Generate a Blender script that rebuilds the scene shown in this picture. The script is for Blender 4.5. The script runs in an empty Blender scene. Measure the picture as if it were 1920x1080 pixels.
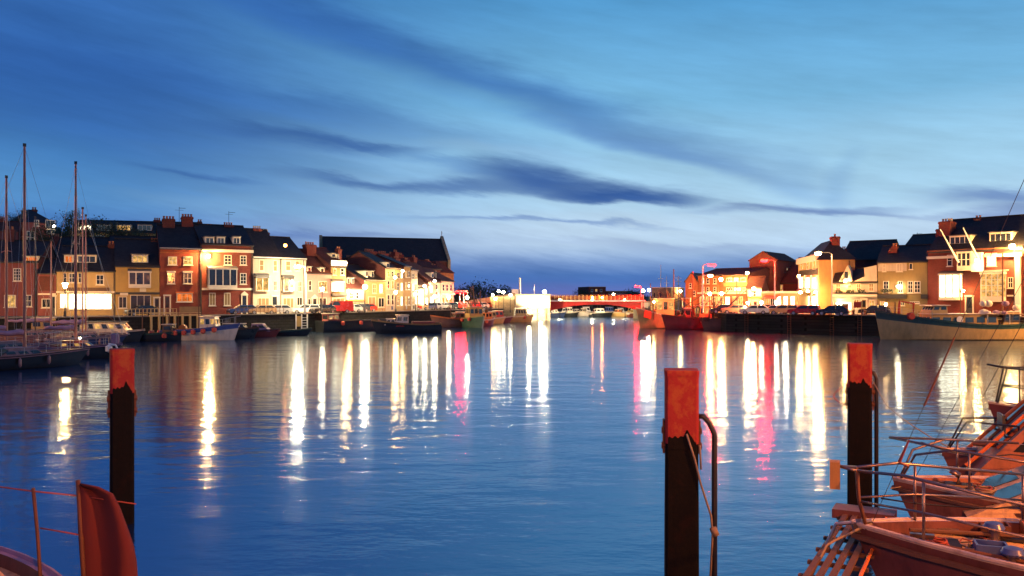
import bpy, math, random
from mathutils import Vector, Matrix
R = math.radians
C = bpy.context.scene.collection
rnd = random.Random(7)

# ------------------------------------------------------------------ camera
CAM_H, F, YH = 5.5, 1600.0, 556.0
cam_d = bpy.data.cameras.new('camera'); cam = bpy.data.objects.new('camera', cam_d)
C.objects.link(cam); bpy.context.scene.camera = cam
cam.location = (0, 0, CAM_H); cam.rotation_euler = (R(90), 0, 0)
cam_d.sensor_width = 36; cam_d.lens = 30.0; cam_d.shift_y = 16/1920
cam_d.clip_start = .1; cam_d.clip_end = 3000
sc = bpy.context.scene
sc.view_settings.view_transform = 'Standard'; sc.view_settings.look = 'None'
sc.view_settings.gamma = 1; sc.view_settings.use_curve_mapping = False
sc.view_settings.exposure = 0
sc.render.engine = 'CYCLES'
sc.cycles.use_denoising = True
sc.cycles.sample_clamp_indirect = 6
sc.cycles.max_bounces = 6; sc.cycles.glossy_bounces = 3; sc.cycles.diffuse_bounces = 2
sc.cycles.caustics_reflective = False; sc.cycles.caustics_refractive = False
sc.cycles.use_light_tree = True
try: sc.cycles.denoiser = 'OPENIMAGEDENOISE'
except Exception: pass

def lin(c):
    r = []
    for x in c[:3]:
        x = x/255.0
        r.append(x/12.92 if x <= .04045 else ((x+.055)/1.055)**2.4)
    return (r[0], r[1], r[2], 1)

# ------------------------------------------------------------------ dusk sky
W = bpy.data.worlds.new('World'); sc.world = W; W.use_nodes = True
nt = W.node_tree; N = nt.nodes; LK = nt.links; N.clear()
def nmath(t, op, a, b=None, c=None):
    n = t.nodes.new('ShaderNodeMath'); n.operation = op
    for i, x in enumerate((a, b, c)):
        if x is None: continue
        if isinstance(x, (int, float)): n.inputs[i].default_value = x
        else: t.links.new(x, n.inputs[i])
    return n.outputs[0]
def nmix(t, f, a, b, blend='MIX'):
    n = t.nodes.new('ShaderNodeMix'); n.data_type = 'RGBA'; n.blend_type = blend
    for k, x in ((0, f), (6, a), (7, b)):
        if isinstance(x, (int, float)): n.inputs[k].default_value = x
        elif isinstance(x, tuple): n.inputs[k].default_value = x
        else: t.links.new(x, n.inputs[k])
    return n.outputs[2]
def nramp(t, f, stops):
    n = t.nodes.new('ShaderNodeValToRGB'); e = n.color_ramp.elements
    while len(e) > 1: e.remove(e[-1])
    e[0].position = stops[0][0]; e[0].color = stops[0][1]
    for p, c in stops[1:]:
        q = e.new(p); q.color = c
    t.links.new(f, n.inputs[0]); return n.outputs[0]
tc = N.new('ShaderNodeTexCoord')
sep = N.new('ShaderNodeSeparateXYZ'); LK.new(tc.outputs['Generated'], sep.inputs[0])
az = nmath(nt, 'ARCTAN2', sep.outputs[0], sep.outputs[1])
el = nmath(nt, 'ARCSINE', sep.outputs[2])
def AE(px, py):
    a = math.atan((px-960)/F); return a, math.atan((YH-py)/F*math.cos(a))
nz = N.new('ShaderNodeTexNoise'); nz.inputs['Scale'].default_value = 5.5; nz.inputs['Detail'].default_value = 5
cmb0 = N.new('ShaderNodeCombineXYZ'); LK.new(nmath(nt, 'MULTIPLY', sep.outputs[0], .9), cmb0.inputs[0])
LK.new(sep.outputs[1], cmb0.inputs[1]); LK.new(nmath(nt, 'MULTIPLY', sep.outputs[2], 3.2), cmb0.inputs[2])
LK.new(cmb0.outputs[0], nz.inputs['Vector'])
nf = nmath(nt, 'SUBTRACT', nz.outputs[0], .5)
nz2 = N.new('ShaderNodeTexNoise'); nz2.inputs['Scale'].default_value = 6; nz2.inputs['Detail'].default_value = 7
nz2.inputs['Roughness'].default_value = .62
cmb2 = N.new('ShaderNodeCombineXYZ')
LK.new(nmath(nt, 'MULTIPLY', sep.outputs[0], 1.0), cmb2.inputs[0]); LK.new(sep.outputs[1], cmb2.inputs[1])
LK.new(nmath(nt, 'MULTIPLY_ADD', sep.outputs[0], 1.2, nmath(nt, 'MULTIPLY', sep.outputs[2], 7.0)), cmb2.inputs[2])
LK.new(cmb2.outputs[0], nz2.inputs['Vector'])
wisp = nmath(nt, 'SUBTRACT', nz2.outputs[0], .5)
u = nmath(nt, 'MULTIPLY_ADD', nf, .06, az); v = nmath(nt, 'MULTIPLY_ADD', nf, .03, el)
v = nmath(nt, 'MULTIPLY_ADD', wisp, .03, v)
uv = N.new('ShaderNodeCombineXYZ'); LK.new(u, uv.inputs[0]); LK.new(v, uv.inputs[1])
elr = nmath(nt, 'MULTIPLY_ADD', wisp, .018, el)
elr = nmath(nt, 'DIVIDE', elr, 1.5708)
def st(lst): return [(max(0, e)/1.5708, lin(c)) for e, c in lst]
rampR = nramp(nt, elr, st([(0, (104, 112, 184)), (.022, (76, 120, 188)), (.04, (134, 166, 214)), (.062, (184, 210, 236)), (.08, (190, 216, 240)),
     (.105, (176, 212, 238)), (.15, (158, 204, 234)), (.22, (122, 184, 224)), (.33, (86, 156, 208)), (.7, (52, 105, 170)), (1.57, (36, 74, 140))]))
rampL = nramp(nt, elr, st([(0, (74, 74, 150)), (.03, (48, 84, 162)), (.06, (56, 100, 178)), (.1, (88, 146, 204)),
     (.15, (80, 142, 200)), (.22, (64, 122, 188)), (.33, (52, 102, 174)), (.7, (38, 78, 148)), (1.57, (32, 66, 130))]))
mr = N.new('ShaderNodeMapRange'); mr.interpolation_type = 'SMOOTHSTEP'
LK.new(u, mr.inputs[0]); mr.inputs[1].default_value = -.5; mr.inputs[2].default_value = .12
col = nmix(nt, mr.outputs[0], rampL, rampR)
def blob(px, py, hw, hh, tilt, amt, c, soft=.2):
    global col
    a, e = AE(px, py)
    m = N.new('ShaderNodeMapping'); m.vector_type = 'TEXTURE'
    m.inputs['Location'].default_value = (a, e, 0); m.inputs['Rotation'].default_value = (0, 0, R(-tilt))
    m.inputs['Scale'].default_value = (hw/F, hh/F, 1)
    LK.new(uv.outputs[0], m.inputs[0])
    ln = N.new('ShaderNodeVectorMath'); ln.operation = 'LENGTH'; LK.new(m.outputs[0], ln.inputs[0])
    g = N.new('ShaderNodeMapRange'); g.interpolation_type = 'SMOOTHSTEP'
    LK.new(ln.outputs['Value'], g.inputs[0]); g.inputs[1].default_value = soft; g.inputs[2].default_value = 1.35
    g.inputs[3].default_value = amt; g.inputs[4].default_value = 0
    col = nmix(nt, g.outputs[0], col, lin(c))
DK = (44, 86, 156)
blob(1350, 435, 420, 26, 2, .55, (188, 216, 240)); blob(1750, 300, 420, 90, -6, .35, (165, 212, 238))
blob(960, 290, 190, 16, 6, .45, (150, 192, 226)); blob(560, 392, 300, 16, 3, .5, (128, 176, 218))
blob(560, 300, 330, 14, 4, .25, (110, 165, 212))
blob(120, 170, 560, 150, 8, .6, (38, 80, 156)); blob(900, 150, 640, 46, 17, .68, (46, 96, 170), 0); blob(560, 30, 260, 40, 14, .4, (44, 92, 168), 0)
blob(1250, 285, 330, 22, 17, .5, (78, 122, 188), 0); blob(640, 215, 420, 30, 9, .35, (46, 94, 168), 0)
blob(1075, 352, 240, 23, 8, .85, DK, .15); blob(985, 325, 130, 26, 6, .7, DK, .1); blob(1160, 374, 160, 13, 5, .85, DK, .3); blob(900, 348, 150, 14, 4, .6, DK, .1)
blob(590, 258, 200, 17, 4, .6, DK, 0); blob(700, 268, 110, 9, 5, .55, DK, 0); blob(760, 345, 240, 12, 4, .6, DK, 0); blob(370, 327, 120, 9, 5, .5, DK, 0)
blob(660, 330, 120, 8, 6, .35, DK, 0); blob(820, 300, 110, 10, 14, .4, (70, 120, 184), 0)
blob(1490, 397, 200, 10, 0, .65, (78, 104, 172), .1); blob(1620, 402, 120, 7, 3, .5, (84, 110, 176), .1); blob(1870, 378, 120, 15, 6, .65, (70, 104, 178), .1); blob(1900, 400, 130, 9, 2, .55, (80, 108, 178), .1)
blob(1500, 330, 60, 60, -60, .2, (110, 160, 212), 0); blob(1580, 345, 26, 70, 20, .3, (104, 152, 208), 0)
blob(960, 414, 210, 6, 3, .55, (88, 124, 190), 0); blob(1130, 424, 150, 5, 4, .45, (96, 134, 196), 0); blob(1250, 462, 320, 8, 2, .2, (96, 116, 186), 0); blob(500, 436, 340, 10, 2, .4, (60, 92, 168), 0)
blob(1000, 508, 520, 26, 0, .3, (48, 96, 172), .1)
wm = nmath(nt, 'MULTIPLY_ADD', wisp, .55, 1.0)
vm = N.new('ShaderNodeVectorMath'); vm.operation = 'SCALE'; LK.new(col, vm.inputs[0]); LK.new(wm, vm.inputs[3])
# below the horizon the dome just goes dark
lo = N.new('ShaderNodeMapRange'); LK.new(el, lo.inputs[0]); lo.inputs[1].default_value = -.03; lo.inputs[2].default_value = -.005
skyc = nmix(nt, lo.outputs[0], (.01, .015, .03, 1), vm.outputs[0])
bg = N.new('ShaderNodeBackground'); bg.inputs[1].default_value = 1.0
LK.new(skyc, bg.inputs[0]); wo = N.new('ShaderNodeOutputWorld'); LK.new(bg.outputs[0], wo.inputs[0])

# ------------------------------------------------------------------ helpers
def PX(px, Y): return (px-960)/F*Y
def PZ(py, Y): return CAM_H-(py-YH)/F*Y
ZQ = 2.8            # quay level above the water

class MB:
    def __init__(s): s.v = []; s.f = []; s.m = []
    def add(s, vs, fs, m=0):
        o = len(s.v); s.v += [tuple(x) for x in vs]
        for f in fs: s.f.append(tuple(i+o for i in f)); s.m.append(m)
        return s
    def box(s, x0, y0, z0, x1, y1, z1, m=0):
        if x0 > x1: x0, x1 = x1, x0
        if y0 > y1: y0, y1 = y1, y0
        if z0 > z1: z0, z1 = z1, z0
        return s.add([(x0,y0,z0),(x1,y0,z0),(x1,y1,z0),(x0,y1,z0),(x0,y0,z1),(x1,y0,z1),(x1,y1,z1),(x0,y1,z1)],
            [(0,3,2,1),(4,5,6,7),(0,1,5,4),(1,2,6,5),(2,3,7,6),(3,0,4,7)], m)
    def prism(s, prof, ax, a, b, m=0):
        # prof: list of 2D points; ax 'x': (y,z) ; 'y': (x,z) ; 'z': (x,y)
        def P(p, t): return (t, p[0], p[1]) if ax == 'x' else (p[0], t, p[1]) if ax == 'y' else (p[0], p[1], t)
        n = len(prof); vs = [P(p, a) for p in prof]+[P(p, b) for p in prof]
        fs = [tuple(range(n)), tuple(range(2*n-1, n-1, -1))]+[(i, i+n, (i+1) % n+n, (i+1) % n) for i in range(n)]
        return s.add(vs, fs, m)
    def tube(s, pts, r, n=6, m=0, r1=None):
        pts = [Vector(p) for p in pts]; k = len(pts); vs = []; fs = []
        for i, p in enumerate(pts):
            d = (pts[min(i+1, k-1)]-pts[max(i-1, 0)]).normalized()
            a = d.cross(Vector((0, 0, 1)) if abs(d.z) < .9 else Vector((1, 0, 0))).normalized(); b = d.cross(a)
            rr = r if r1 is None else r+(r1-r)*i/max(1, k-1)
            for j in range(n):
                t = 2*math.pi*j/n; vs.append(p+a*math.cos(t)*rr+b*math.sin(t)*rr)
        for i in range(k-1):
            for j in range(n):
                fs.append((i*n+j, i*n+(j+1) % n, (i+1)*n+(j+1) % n, (i+1)*n+j))
        fs.append(tuple(range(n-1, -1, -1))); fs.append(tuple((k-1)*n+j for j in range(n)))
        return s.add(vs, fs, m)
    def lathe(s, c, prof, n=10, m=0, ax='z'):
        vs = []; fs = []; k = len(prof)
        for r, z in prof:
            for j in range(n):
                t = 2*math.pi*j/n; a, b = r*math.cos(t), r*math.sin(t)
                vs.append((c[0]+a, c[1]+b, c[2]+z) if ax == 'z' else (c[0]+a, c[1]+z, c[2]+b) if ax == 'y' else (c[0]+z, c[1]+a, c[2]+b))
        for i in range(k-1):
            for j in range(n): fs.append((i*n+j, i*n+(j+1) % n, (i+1)*n+(j+1) % n, (i+1)*n+j))
        fs.append(tuple(range(n-1, -1, -1))); fs.append(tuple((k-1)*n+j for j in range(n)))
        return s.add(vs, fs, m)
    def ball(s, c, r, n=8, m=0, sz=1.0):
        k = max(4, n//2+1)
        return s.lathe(c, [(max(.001, r*math.sin(math.pi*i/k)), -r*sz*math.cos(math.pi*i/k)) for i in range(k+1)], n, m)
    def build(s, name, mats, parent=None, smooth=False, loc=None, rz=0, mw=None):
        me = bpy.data.meshes.new(name); me.from_pydata(s.v, [], s.f)
        if not isinstance(mats, (list, tuple)): mats = [mats]
        for x in mats: me.materials.append(x)
        if len(mats) > 1: me.polygons.foreach_set('material_index', s.m)
        if smooth: me.polygons.foreach_set('use_smooth', [True]*len(me.polygons))
        me.validate(); me.update()
        import bmesh
        bm = bmesh.new(); bm.from_mesh(me); bmesh.ops.recalc_face_normals(bm, faces=bm.faces); bm.to_mesh(me); bm.free()
        if smooth == 'auto':
            try: me.set_sharp_from_angle(angle=R(35))
            except Exception: pass
        o = bpy.data.objects.new(name, me); C.objects.link(o)
        if parent: o.parent = parent
        if loc: o.location = loc
        o.rotation_euler.z = rz
        return o
def tag(o, label, cat, group=None):
    o['label'] = label; o['category'] = cat
    if group: o['group'] = group
    return o
def thing(name, label, cat, loc, rz=0, group=None):
    o = bpy.data.objects.new(name, None); C.objects.link(o); o.location = loc; o.rotation_euler = (0, 0, rz)
    o.empty_display_size = .3
    return tag(o, label, cat, group)
def struct(o): o['kind'] = 'structure'; return o
KIDS = {}
def copy_tree(o, parent=None):
    c = o.copy(); C.objects.link(c); c.parent = parent
    for ch in o.children: copy_tree(ch, c)
    return c

# ------------------------------------------------------------------ materials
MATS = {}
def mat(name, c, rough=.7, metal=0, var=.25, scale=1.5, bump=0, bscale=20, spec=.5, dirt=None, dscale=.6, damt=.5, coat=0):
    if name in MATS: return MATS[name]
    m = bpy.data.materials.new(name); m.use_nodes = True; t = m.node_tree; b = t.nodes['Principled BSDF']
    c = lin(c) if max(c) > 1.01 else (c[0], c[1], c[2], 1)
    tcn = t.nodes.new('ShaderNodeTexCoord')
    n = t.nodes.new('ShaderNodeTexNoise'); n.inputs['Scale'].default_value = scale; n.inputs['Detail'].default_value = 6
    t.links.new(tcn.outputs['Object'], n.inputs['Vector'])
    f = nmath(t, 'MULTIPLY_ADD', n.outputs[0], 2*var, 1-var)
    sv = t.nodes.new('ShaderNodeVectorMath'); sv.operation = 'SCALE'; sv.inputs[0].default_value = c[:3]; t.links.new(f, sv.inputs[3])
    out = sv.outputs[0]
    if dirt:
        d = t.nodes.new('ShaderNodeTexNoise'); d.inputs['Scale'].default_value = dscale; d.inputs['Detail'].default_value = 8
        d.inputs['Roughness'].default_value = .7
        mp = t.nodes.new('ShaderNodeMapping'); mp.inputs['Scale'].default_value = (2.2, 2.2, .7)
        t.links.new(tcn.outputs['Object'], mp.inputs[0]); t.links.new(mp.outputs[0], d.inputs['Vector'])
        g = t.nodes.new('ShaderNodeMapRange'); g.inputs[1].default_value = .45; g.inputs[2].default_value = .7; g.inputs[4].default_value = damt
        t.links.new(d.outputs[0], g.inputs[0])
        out = nmix(t, g.outputs[0], out, lin(dirt) if max(dirt) > 1.01 else tuple(dirt)+(1,))
    t.links.new(out, b.inputs['Base Color'])
    b.inputs['Roughness'].default_value = rough; b.inputs['Metallic'].default_value = metal
    b.inputs['Specular IOR Level'].default_value = spec
    if coat: b.inputs['Coat Weight'].default_value = coat; b.inputs['Coat Roughness'].default_value = .15
    rr = nmath(t, 'MULTIPLY_ADD', n.outputs[0], .25, rough-.12); t.links.new(rr, b.inputs['Roughness'])
    if bump:
        n2 = t.nodes.new('ShaderNodeTexNoise'); n2.inputs['Scale'].default_value = bscale; n2.inputs['Detail'].default_value = 4
        t.links.new(tcn.outputs['Object'], n2.inputs['Vector'])
        bp = t.nodes.new('ShaderNodeBump'); bp.inputs['Strength'].default_value = bump; bp.inputs['Distance'].default_value = .02
        t.links.new(n2.outputs[0], bp.inputs['Height']); t.links.new(bp.outputs[0], b.inputs['Normal'])
    MATS[name] = m; return m
def brickmat(name, c1, c2, mortar, bw=.23, bh=.08, rough=.85, off=.5, ms=.012, var=.3, bump=.4):
    if name in MATS: return MATS[name]
    m = bpy.data.materials.new(name); m.use_nodes = True; t = m.node_tree; b = t.nodes['Principled BSDF']
    tcn = t.nodes.new('ShaderNodeTexCoord'); sp = t.nodes.new('ShaderNodeSeparateXYZ'); t.links.new(tcn.outputs['Object'], sp.inputs[0])
    cb = t.nodes.new('ShaderNodeCombineXYZ'); t.links.new(nmath(t, 'ADD', sp.outputs[0], sp.outputs[1]), cb.inputs[0]); t.links.new(sp.outputs[2], cb.inputs[1])
    br = t.nodes.new('ShaderNodeTexBrick'); t.links.new(cb.outputs[0], br.inputs['Vector'])
    def cc(x): return lin(x) if max(x) > 1.01 else tuple(x)+(1,)
    br.inputs['Color1'].default_value = cc(c1); br.inputs['Color2'].default_value = cc(c2); br.inputs['Mortar'].default_value = cc(mortar)
    br.inputs['Scale'].default_value = 1; br.inputs['Brick Width'].default_value = bw; br.inputs['Row Height'].default_value = bh
    br.inputs['Mortar Size'].default_value = ms; br.offset = off
    n = t.nodes.new('ShaderNodeTexNoise'); n.inputs['Scale'].default_value = .7; n.inputs['Detail'].default_value = 6
    t.links.new(tcn.outputs['Object'], n.inputs['Vector'])
    sv = t.nodes.new('ShaderNodeVectorMath'); sv.operation = 'SCALE'; t.links.new(br.outputs['Color'], sv.inputs[0])
    t.links.new(nmath(t, 'MULTIPLY_ADD', n.outputs[0], 2*var, 1-var), sv.inputs[3]); t.links.new(sv.outputs[0], b.inputs['Base Color'])
    b.inputs['Roughness'].default_value = rough; b.inputs['Specular IOR Level'].default_value = .2
    bp = t.nodes.new('ShaderNodeBump'); bp.inputs['Strength'].default_value = bump; bp.inputs['Distance'].default_value = .02
    t.links.new(nmath(t, 'SUBTRACT', 1, br.outputs['Fac']), bp.inputs['Height']); t.links.new(bp.outputs[0], b.inputs['Normal'])
    MATS[name] = m; return m
def emis(name, c, strength, var=0, scale=2):
    if name in MATS: return MATS[name]
    m = bpy.data.materials.new(name); m.use_nodes = True; t = m.node_tree; t.nodes.clear()
    e = t.nodes.new('ShaderNodeEmission'); e.inputs[0].default_value = (c[0], c[1], c[2], 1); e.inputs[1].default_value = strength
    o = t.nodes.new('ShaderNodeOutputMaterial'); t.links.new(e.outputs[0], o.inputs[0])
    if var:
        tcn = t.nodes.new('ShaderNodeTexCoord'); n = t.nodes.new('ShaderNodeTexNoise'); n.inputs['Scale'].default_value = scale
        n.inputs['Detail'].default_value = 4; t.links.new(tcn.outputs['Object'], n.inputs['Vector'])
        g = t.nodes.new('ShaderNodeMapRange'); g.inputs[1].default_value = .35; g.inputs[2].default_value = .65
        g.inputs[3].default_value = strength*(1-var); g.inputs[4].default_value = strength*(1+var)
        t.links.new(n.outputs[0], g.inputs[0]); t.links.new(g.outputs[0], e.inputs[1])
    MATS[name] = m; return m

M = {}
M['brick_red'] = brickmat('brick_red', (.24, .04, .028), (.17, .028, .022), (.16, .08, .06))
M['brick_dark'] = brickmat('brick_dark', (.15, .035, .03), (.10, .025, .022), (.10, .06, .05))
M['brick_orange'] = brickmat('brick_orange', (.30, .10, .035), (.22, .06, .025), (.2, .11, .07))
M['stone'] = brickmat('stone', (.34, .28, .18), (.26, .21, .13), (.14, .11, .08), bw=.7, bh=.32, ms=.02)
M['quay_stone'] = brickmat('quay_stone', (.03, .029, .026), (.02, .02, .018), (.008, .008, .007), bw=1.1, bh=.42, ms=.03, bump=.8)
M['slate'] = brickmat('slate', (.032, .029, .03), (.02, .018, .019), (.01, .009, .01), bw=.35, bh=.2, ms=.012, rough=.6)
M['tile'] = brickmat('tile', (.12, .035, .025), (.08, .025, .02), (.03, .012, .01), bw=.3, bh=.2, ms=.012)
M['cream'] = mat('cream_render', (.42, .29, .13), .85, var=.12, dirt=(.25, .18, .1), bump=.2)
M['yellow'] = mat('yellow_render', (.46, .29, .09), .85, var=.12, dirt=(.25, .18, .08), bump=.2)
M['white'] = mat('white_render', (.50, .42, .32), .85, var=.1, dirt=(.3, .26, .2), bump=.2)
M['pink'] = mat('pink_render', (.48, .27, .23), .85, var=.1, dirt=(.3, .2, .16), bump=.2)
M['olive'] = mat('olive_render', (.27, .19, .075), .85, var=.12, dirt=(.16, .13, .06), bump=.2)
M['maroon'] = mat('maroon_render', (.22, .06, .055), .85, var=.15, dirt=(.08, .03, .03), bump=.2)
M['ochre'] = mat('ochre_render', (.38, .22, .08), .85, var=.12, dirt=(.2, .13, .06), bump=.2)
M['trim'] = mat('painted_trim', (.68, .6, .46), .55, var=.08)
M['trimw'] = mat('white_trim', (.75, .72, .66), .5, var=.06)
M['darktrim'] = mat('dark_trim', (.03, .03, .03), .5, var=.2)
M['lead'] = mat('lead_sheet', (.08, .08, .085), .55, var=.2)
M['pot'] = mat('terracotta', (.32, .12, .06), .8, var=.3)
M['potw'] = mat('buff_pot', (.45, .38, .28), .8, var=.3)
M['wood'] = mat('weathered_wood', (.12, .06, .035), .75, var=.35, scale=5, bump=.3)
M['rust'] = mat('rusty_steel', (.14, .06, .035), .7, metal=.3, var=.4, scale=6, bump=.3)
M['steel'] = mat('galvanised_steel', (.35, .35, .36), .4, metal=.8, var=.15)
M['chrome'] = mat('stainless', (.26, .2, .18), .34, metal=.9, var=.05)
M['blacksteel'] = mat('black_steel', (.02, .02, .022), .45, var=.3)
M['asphalt'] = mat('asphalt', (.07, .065, .06), .9, var=.3, scale=.8, bump=.3)
M['paving'] = mat('quay_paving', (.24, .21, .17), .85, var=.25, scale=.5, bump=.2)
M['earth'] = mat('dark_earth', (.03, .035, .022), .95, var=.4, scale=.2)
M['leaf'] = mat('leaf', (.035, .05, .022), .8, var=.45, scale=.9)
M['bark'] = mat('bark', (.06, .045, .03), .9, var=.3, scale=3, bump=.4)
M['rubber'] = mat('tyre_rubber', (.02, .02, .02), .8, var=.2)
M['tarp'] = mat('mauve_cover', (.30, .18, .27), .8, var=.3, scale=3, bump=.4, bscale=8)
M['rope'] = mat('rope', (.25, .2, .14), .9, var=.3, scale=20)
M['redrope'] = mat('red_rope', (.3, .06, .04), .9, var=.3, scale=20)
M['redfender'] = mat('red_fender', (.55, .07, .04), .45, var=.15)
M['orange'] = mat('orange_paint', (.6, .16, .03), .5, var=.2)
def paint(name, c, rough=.32): return mat(name, c, rough, var=.12, scale=1.2, dirt=tuple(x*.45 for x in c), dscale=.9, damt=.5, spec=.5)
M['hull_navy'] = paint('navy_hull', (.03, .05, .13)); M['hull_black'] = paint('black_hull', (.015, .018, .02))
M['hull_white'] = paint('white_hull', (.6, .56, .5)); M['hull_red'] = paint('red_hull', (.17, .035, .03))
M['hull_cream'] = paint('cream_hull', (.62, .40, .15), .5); M['hull_green'] = paint('green_hull', (.04, .09, .07))
M['hull_brown'] = paint('brown_hull', (.16, .07, .05)); M['hull_grey'] = paint('grey_hull', (.2, .22, .22))
M['hull_blue'] = paint('blue_hull', (.06, .10, .3)); M['antifoul'] = paint('antifoul', (.12, .03, .025), .6)
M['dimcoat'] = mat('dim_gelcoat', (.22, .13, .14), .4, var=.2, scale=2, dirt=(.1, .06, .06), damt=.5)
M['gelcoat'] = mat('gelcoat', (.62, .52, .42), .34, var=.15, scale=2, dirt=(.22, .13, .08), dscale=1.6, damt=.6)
M['teak'] = brickmat('teak_deck', (.30, .17, .09), (.24, .13, .07), (.02, .015, .012), bw=3.0, bh=.06, ms=.006, rough=.6)
M['deckpaint'] = mat('deck_paint', (.62, .42, .2), .6, var=.2, scale=3, bump=.25, bscale=60, dirt=(.2, .10, .06), dscale=1.4, damt=.75)
# glass
def glass(name, c, rough=.08):
    m = mat(name, c, rough, var=.3, scale=1.5, spec=.8); return m
M['glass'] = glass('dark_glass', (.02, .025, .03))
M['glass_w'] = emis('lit_window_warm', (1, .55, .16), .75, .55, 2.2)
M['glass_b'] = emis('lit_window_bright', (1, .82, .5), 5.5, .45, 1.3)
M['glass_o'] = emis('lit_window_orange', (1, .22, .04), .8, .5, 2)
M['blind'] = mat('window_blind', (.24, .16, .07), .8, var=.15)
M['redblind'] = mat('red_blind', (.5, .05, .03), .8, var=.15)
# ------------------------------------------------------------------ water
def water_mat():
    m = bpy.data.materials.new('harbour_water'); m.use_nodes = True; t = m.node_tree; t.nodes.clear()
    out = t.nodes.new('ShaderNodeOutputMaterial'); tcn = t.nodes.new('ShaderNodeTexCoord')
    def nt_(sx, sy, sc_, det, w=0):
        mp = t.nodes.new('ShaderNodeMapping'); mp.inputs['Scale'].default_value = (sx, sy, 1); mp.inputs['Rotation'].default_value = (0, 0, w)
        t.links.new(tcn.outputs['Object'], mp.inputs[0])
        n = t.nodes.new('ShaderNodeTexNoise'); n.inputs['Scale'].default_value = sc_; n.inputs['Detail'].default_value = det
        n.inputs['Roughness'].default_value = .5
        t.links.new(mp.outputs[0], n.inputs['Vector']); return n.outputs[0]
    h = nmath(t, 'MULTIPLY_ADD', nt_(.5, 1, .55, 2, .1), WAVE[0], nmath(t, 'MULTIPLY', nt_(.55, 1, 2.2, 2, -.15), WAVE[1]))
    h = nmath(t, 'MULTIPLY_ADD', nt_(.6, 1, 7, 1, .3), WAVE[2], h)
    bp = t.nodes.new('ShaderNodeBump'); bp.inputs['Strength'].default_value = 1; bp.inputs['Distance'].default_value = 1
    t.links.new(h, bp.inputs['Height'])
    gl = t.nodes.new('ShaderNodeBsdfGlossy'); gl.inputs['Color'].default_value = (.68, .82, 1.0, 1); gl.inputs['Roughness'].default_value = WAVE[3]
    t.links.new(bp.outputs[0], gl.inputs['Normal'])
    df = t.nodes.new('ShaderNodeBsdfDiffuse'); df.inputs['Color'].default_value = (.01, .03, .075, 1)
    fr = t.nodes.new('ShaderNodeFresnel'); fr.inputs['IOR'].default_value = 1.9; t.links.new(bp.outputs[0], fr.inputs['Normal'])
    f = nmath(t, 'MULTIPLY_ADD', fr.outputs[0], .68, .28)
    mx = t.nodes.new('ShaderNodeMixShader'); t.links.new(f, mx.inputs[0]); t.links.new(df.outputs[0], mx.inputs[1]); t.links.new(gl.outputs[0], mx.inputs[2])
    t.links.new(mx.outputs[0], out.inputs[0]); return m
WAVE = (.045, .0125, .0035, .115)
w = MB().add([(-900, -300, 0), (900, -300, 0), (900, 1500, 0), (-900, 1500, 0)], [(0, 1, 2, 3)])
struct(w.build('water', water_mat()))
w = MB().add([(-900, -300, -6), (900, -300, -6), (900, 1500, -6), (-900, 1500, -6)], [(0, 1, 2, 3)])
struct(w.build('harbour_bed', M['earth']))

# ------------------------------------------------------------------ quays
def slab(name, pts, z0, z1, m, cope=None):
    mb = MB(); n = len(pts)
    top = [(x, y, z1) for x, y in pts]; bot = [(x, y, z0) for x, y in pts]
    mb.add(top, [tuple(range(n))], 0)
    for i in range(n):
        j = (i+1) % n
        mb.add([bot[i], bot[j], top[j], top[i]], [(0, 1, 2, 3)], 1)
    o = struct(mb.build(name, m))
    if cope:
        cb = MB()
        for a, b in zip(cope[:-1], cope[1:]):
            d = Vector((b[0]-a[0], b[1]-a[1], 0)); L = d.length; d.normalize(); nn = Vector((-d.y, d.x, 0))*cope_side
            A_ = Vector((a[0], a[1], z1)); k = max(1, int(L/1.5))
            for i in range(k):
                p = A_+d*(i*L/k+.01); q = A_+d*((i+1)*L/k-.02)
                cb.add([p-nn*.08, q-nn*.08, q+nn*.5, p+nn*.5]+[x+Vector((0, 0, .14)) for x in (p-nn*.08, q-nn*.08, q+nn*.5, p+nn*.5)],
                       [(0, 1, 2, 3), (4, 7, 6, 5), (0, 4, 5, 1), (1, 5, 6, 2), (2, 6, 7, 3), (3, 7, 4, 0)])
        c = cb.build('coping', M['paving'], o); c['kind'] = 'stuff'
    return o
LQ = [(-58, 40), (-62, 80), (-75, 98), (-51, 112), (-33, 131), (-16, 160), (4.6, 200)]
cope_side = 1
slab('left_quay', LQ+[(4.6, 216), (-30, 330), (-400, 330), (-400, 40)], -3, ZQ, [M['asphalt'], M['quay_stone']], LQ)
RQ = [(31, 200), (31.5, 172), (33, 152), (30.9+2.5, 133), (50.2, 119.5), (54, 116.6), (66, 112.6), (70, 105), (70, 60)]
slab('right_quay', [(31, 216)]+RQ+[(400, 60), (400, 330), (60, 330)], -3, ZQ, [M['asphalt'], M['quay_stone']], RQ)
slab('far_shore', [(-600, 330), (600, 330), (900, 900), (-900, 900)], -3, 2.2, [M['earth'], M['quay_stone']])
slab('near_quay', [(-40, -30), (60, -30), (60, 8), (14, 8), (12, 1.5), (-40, 1.5)], -3, 3.9, [M['paving'], M['quay_stone']])

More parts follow.
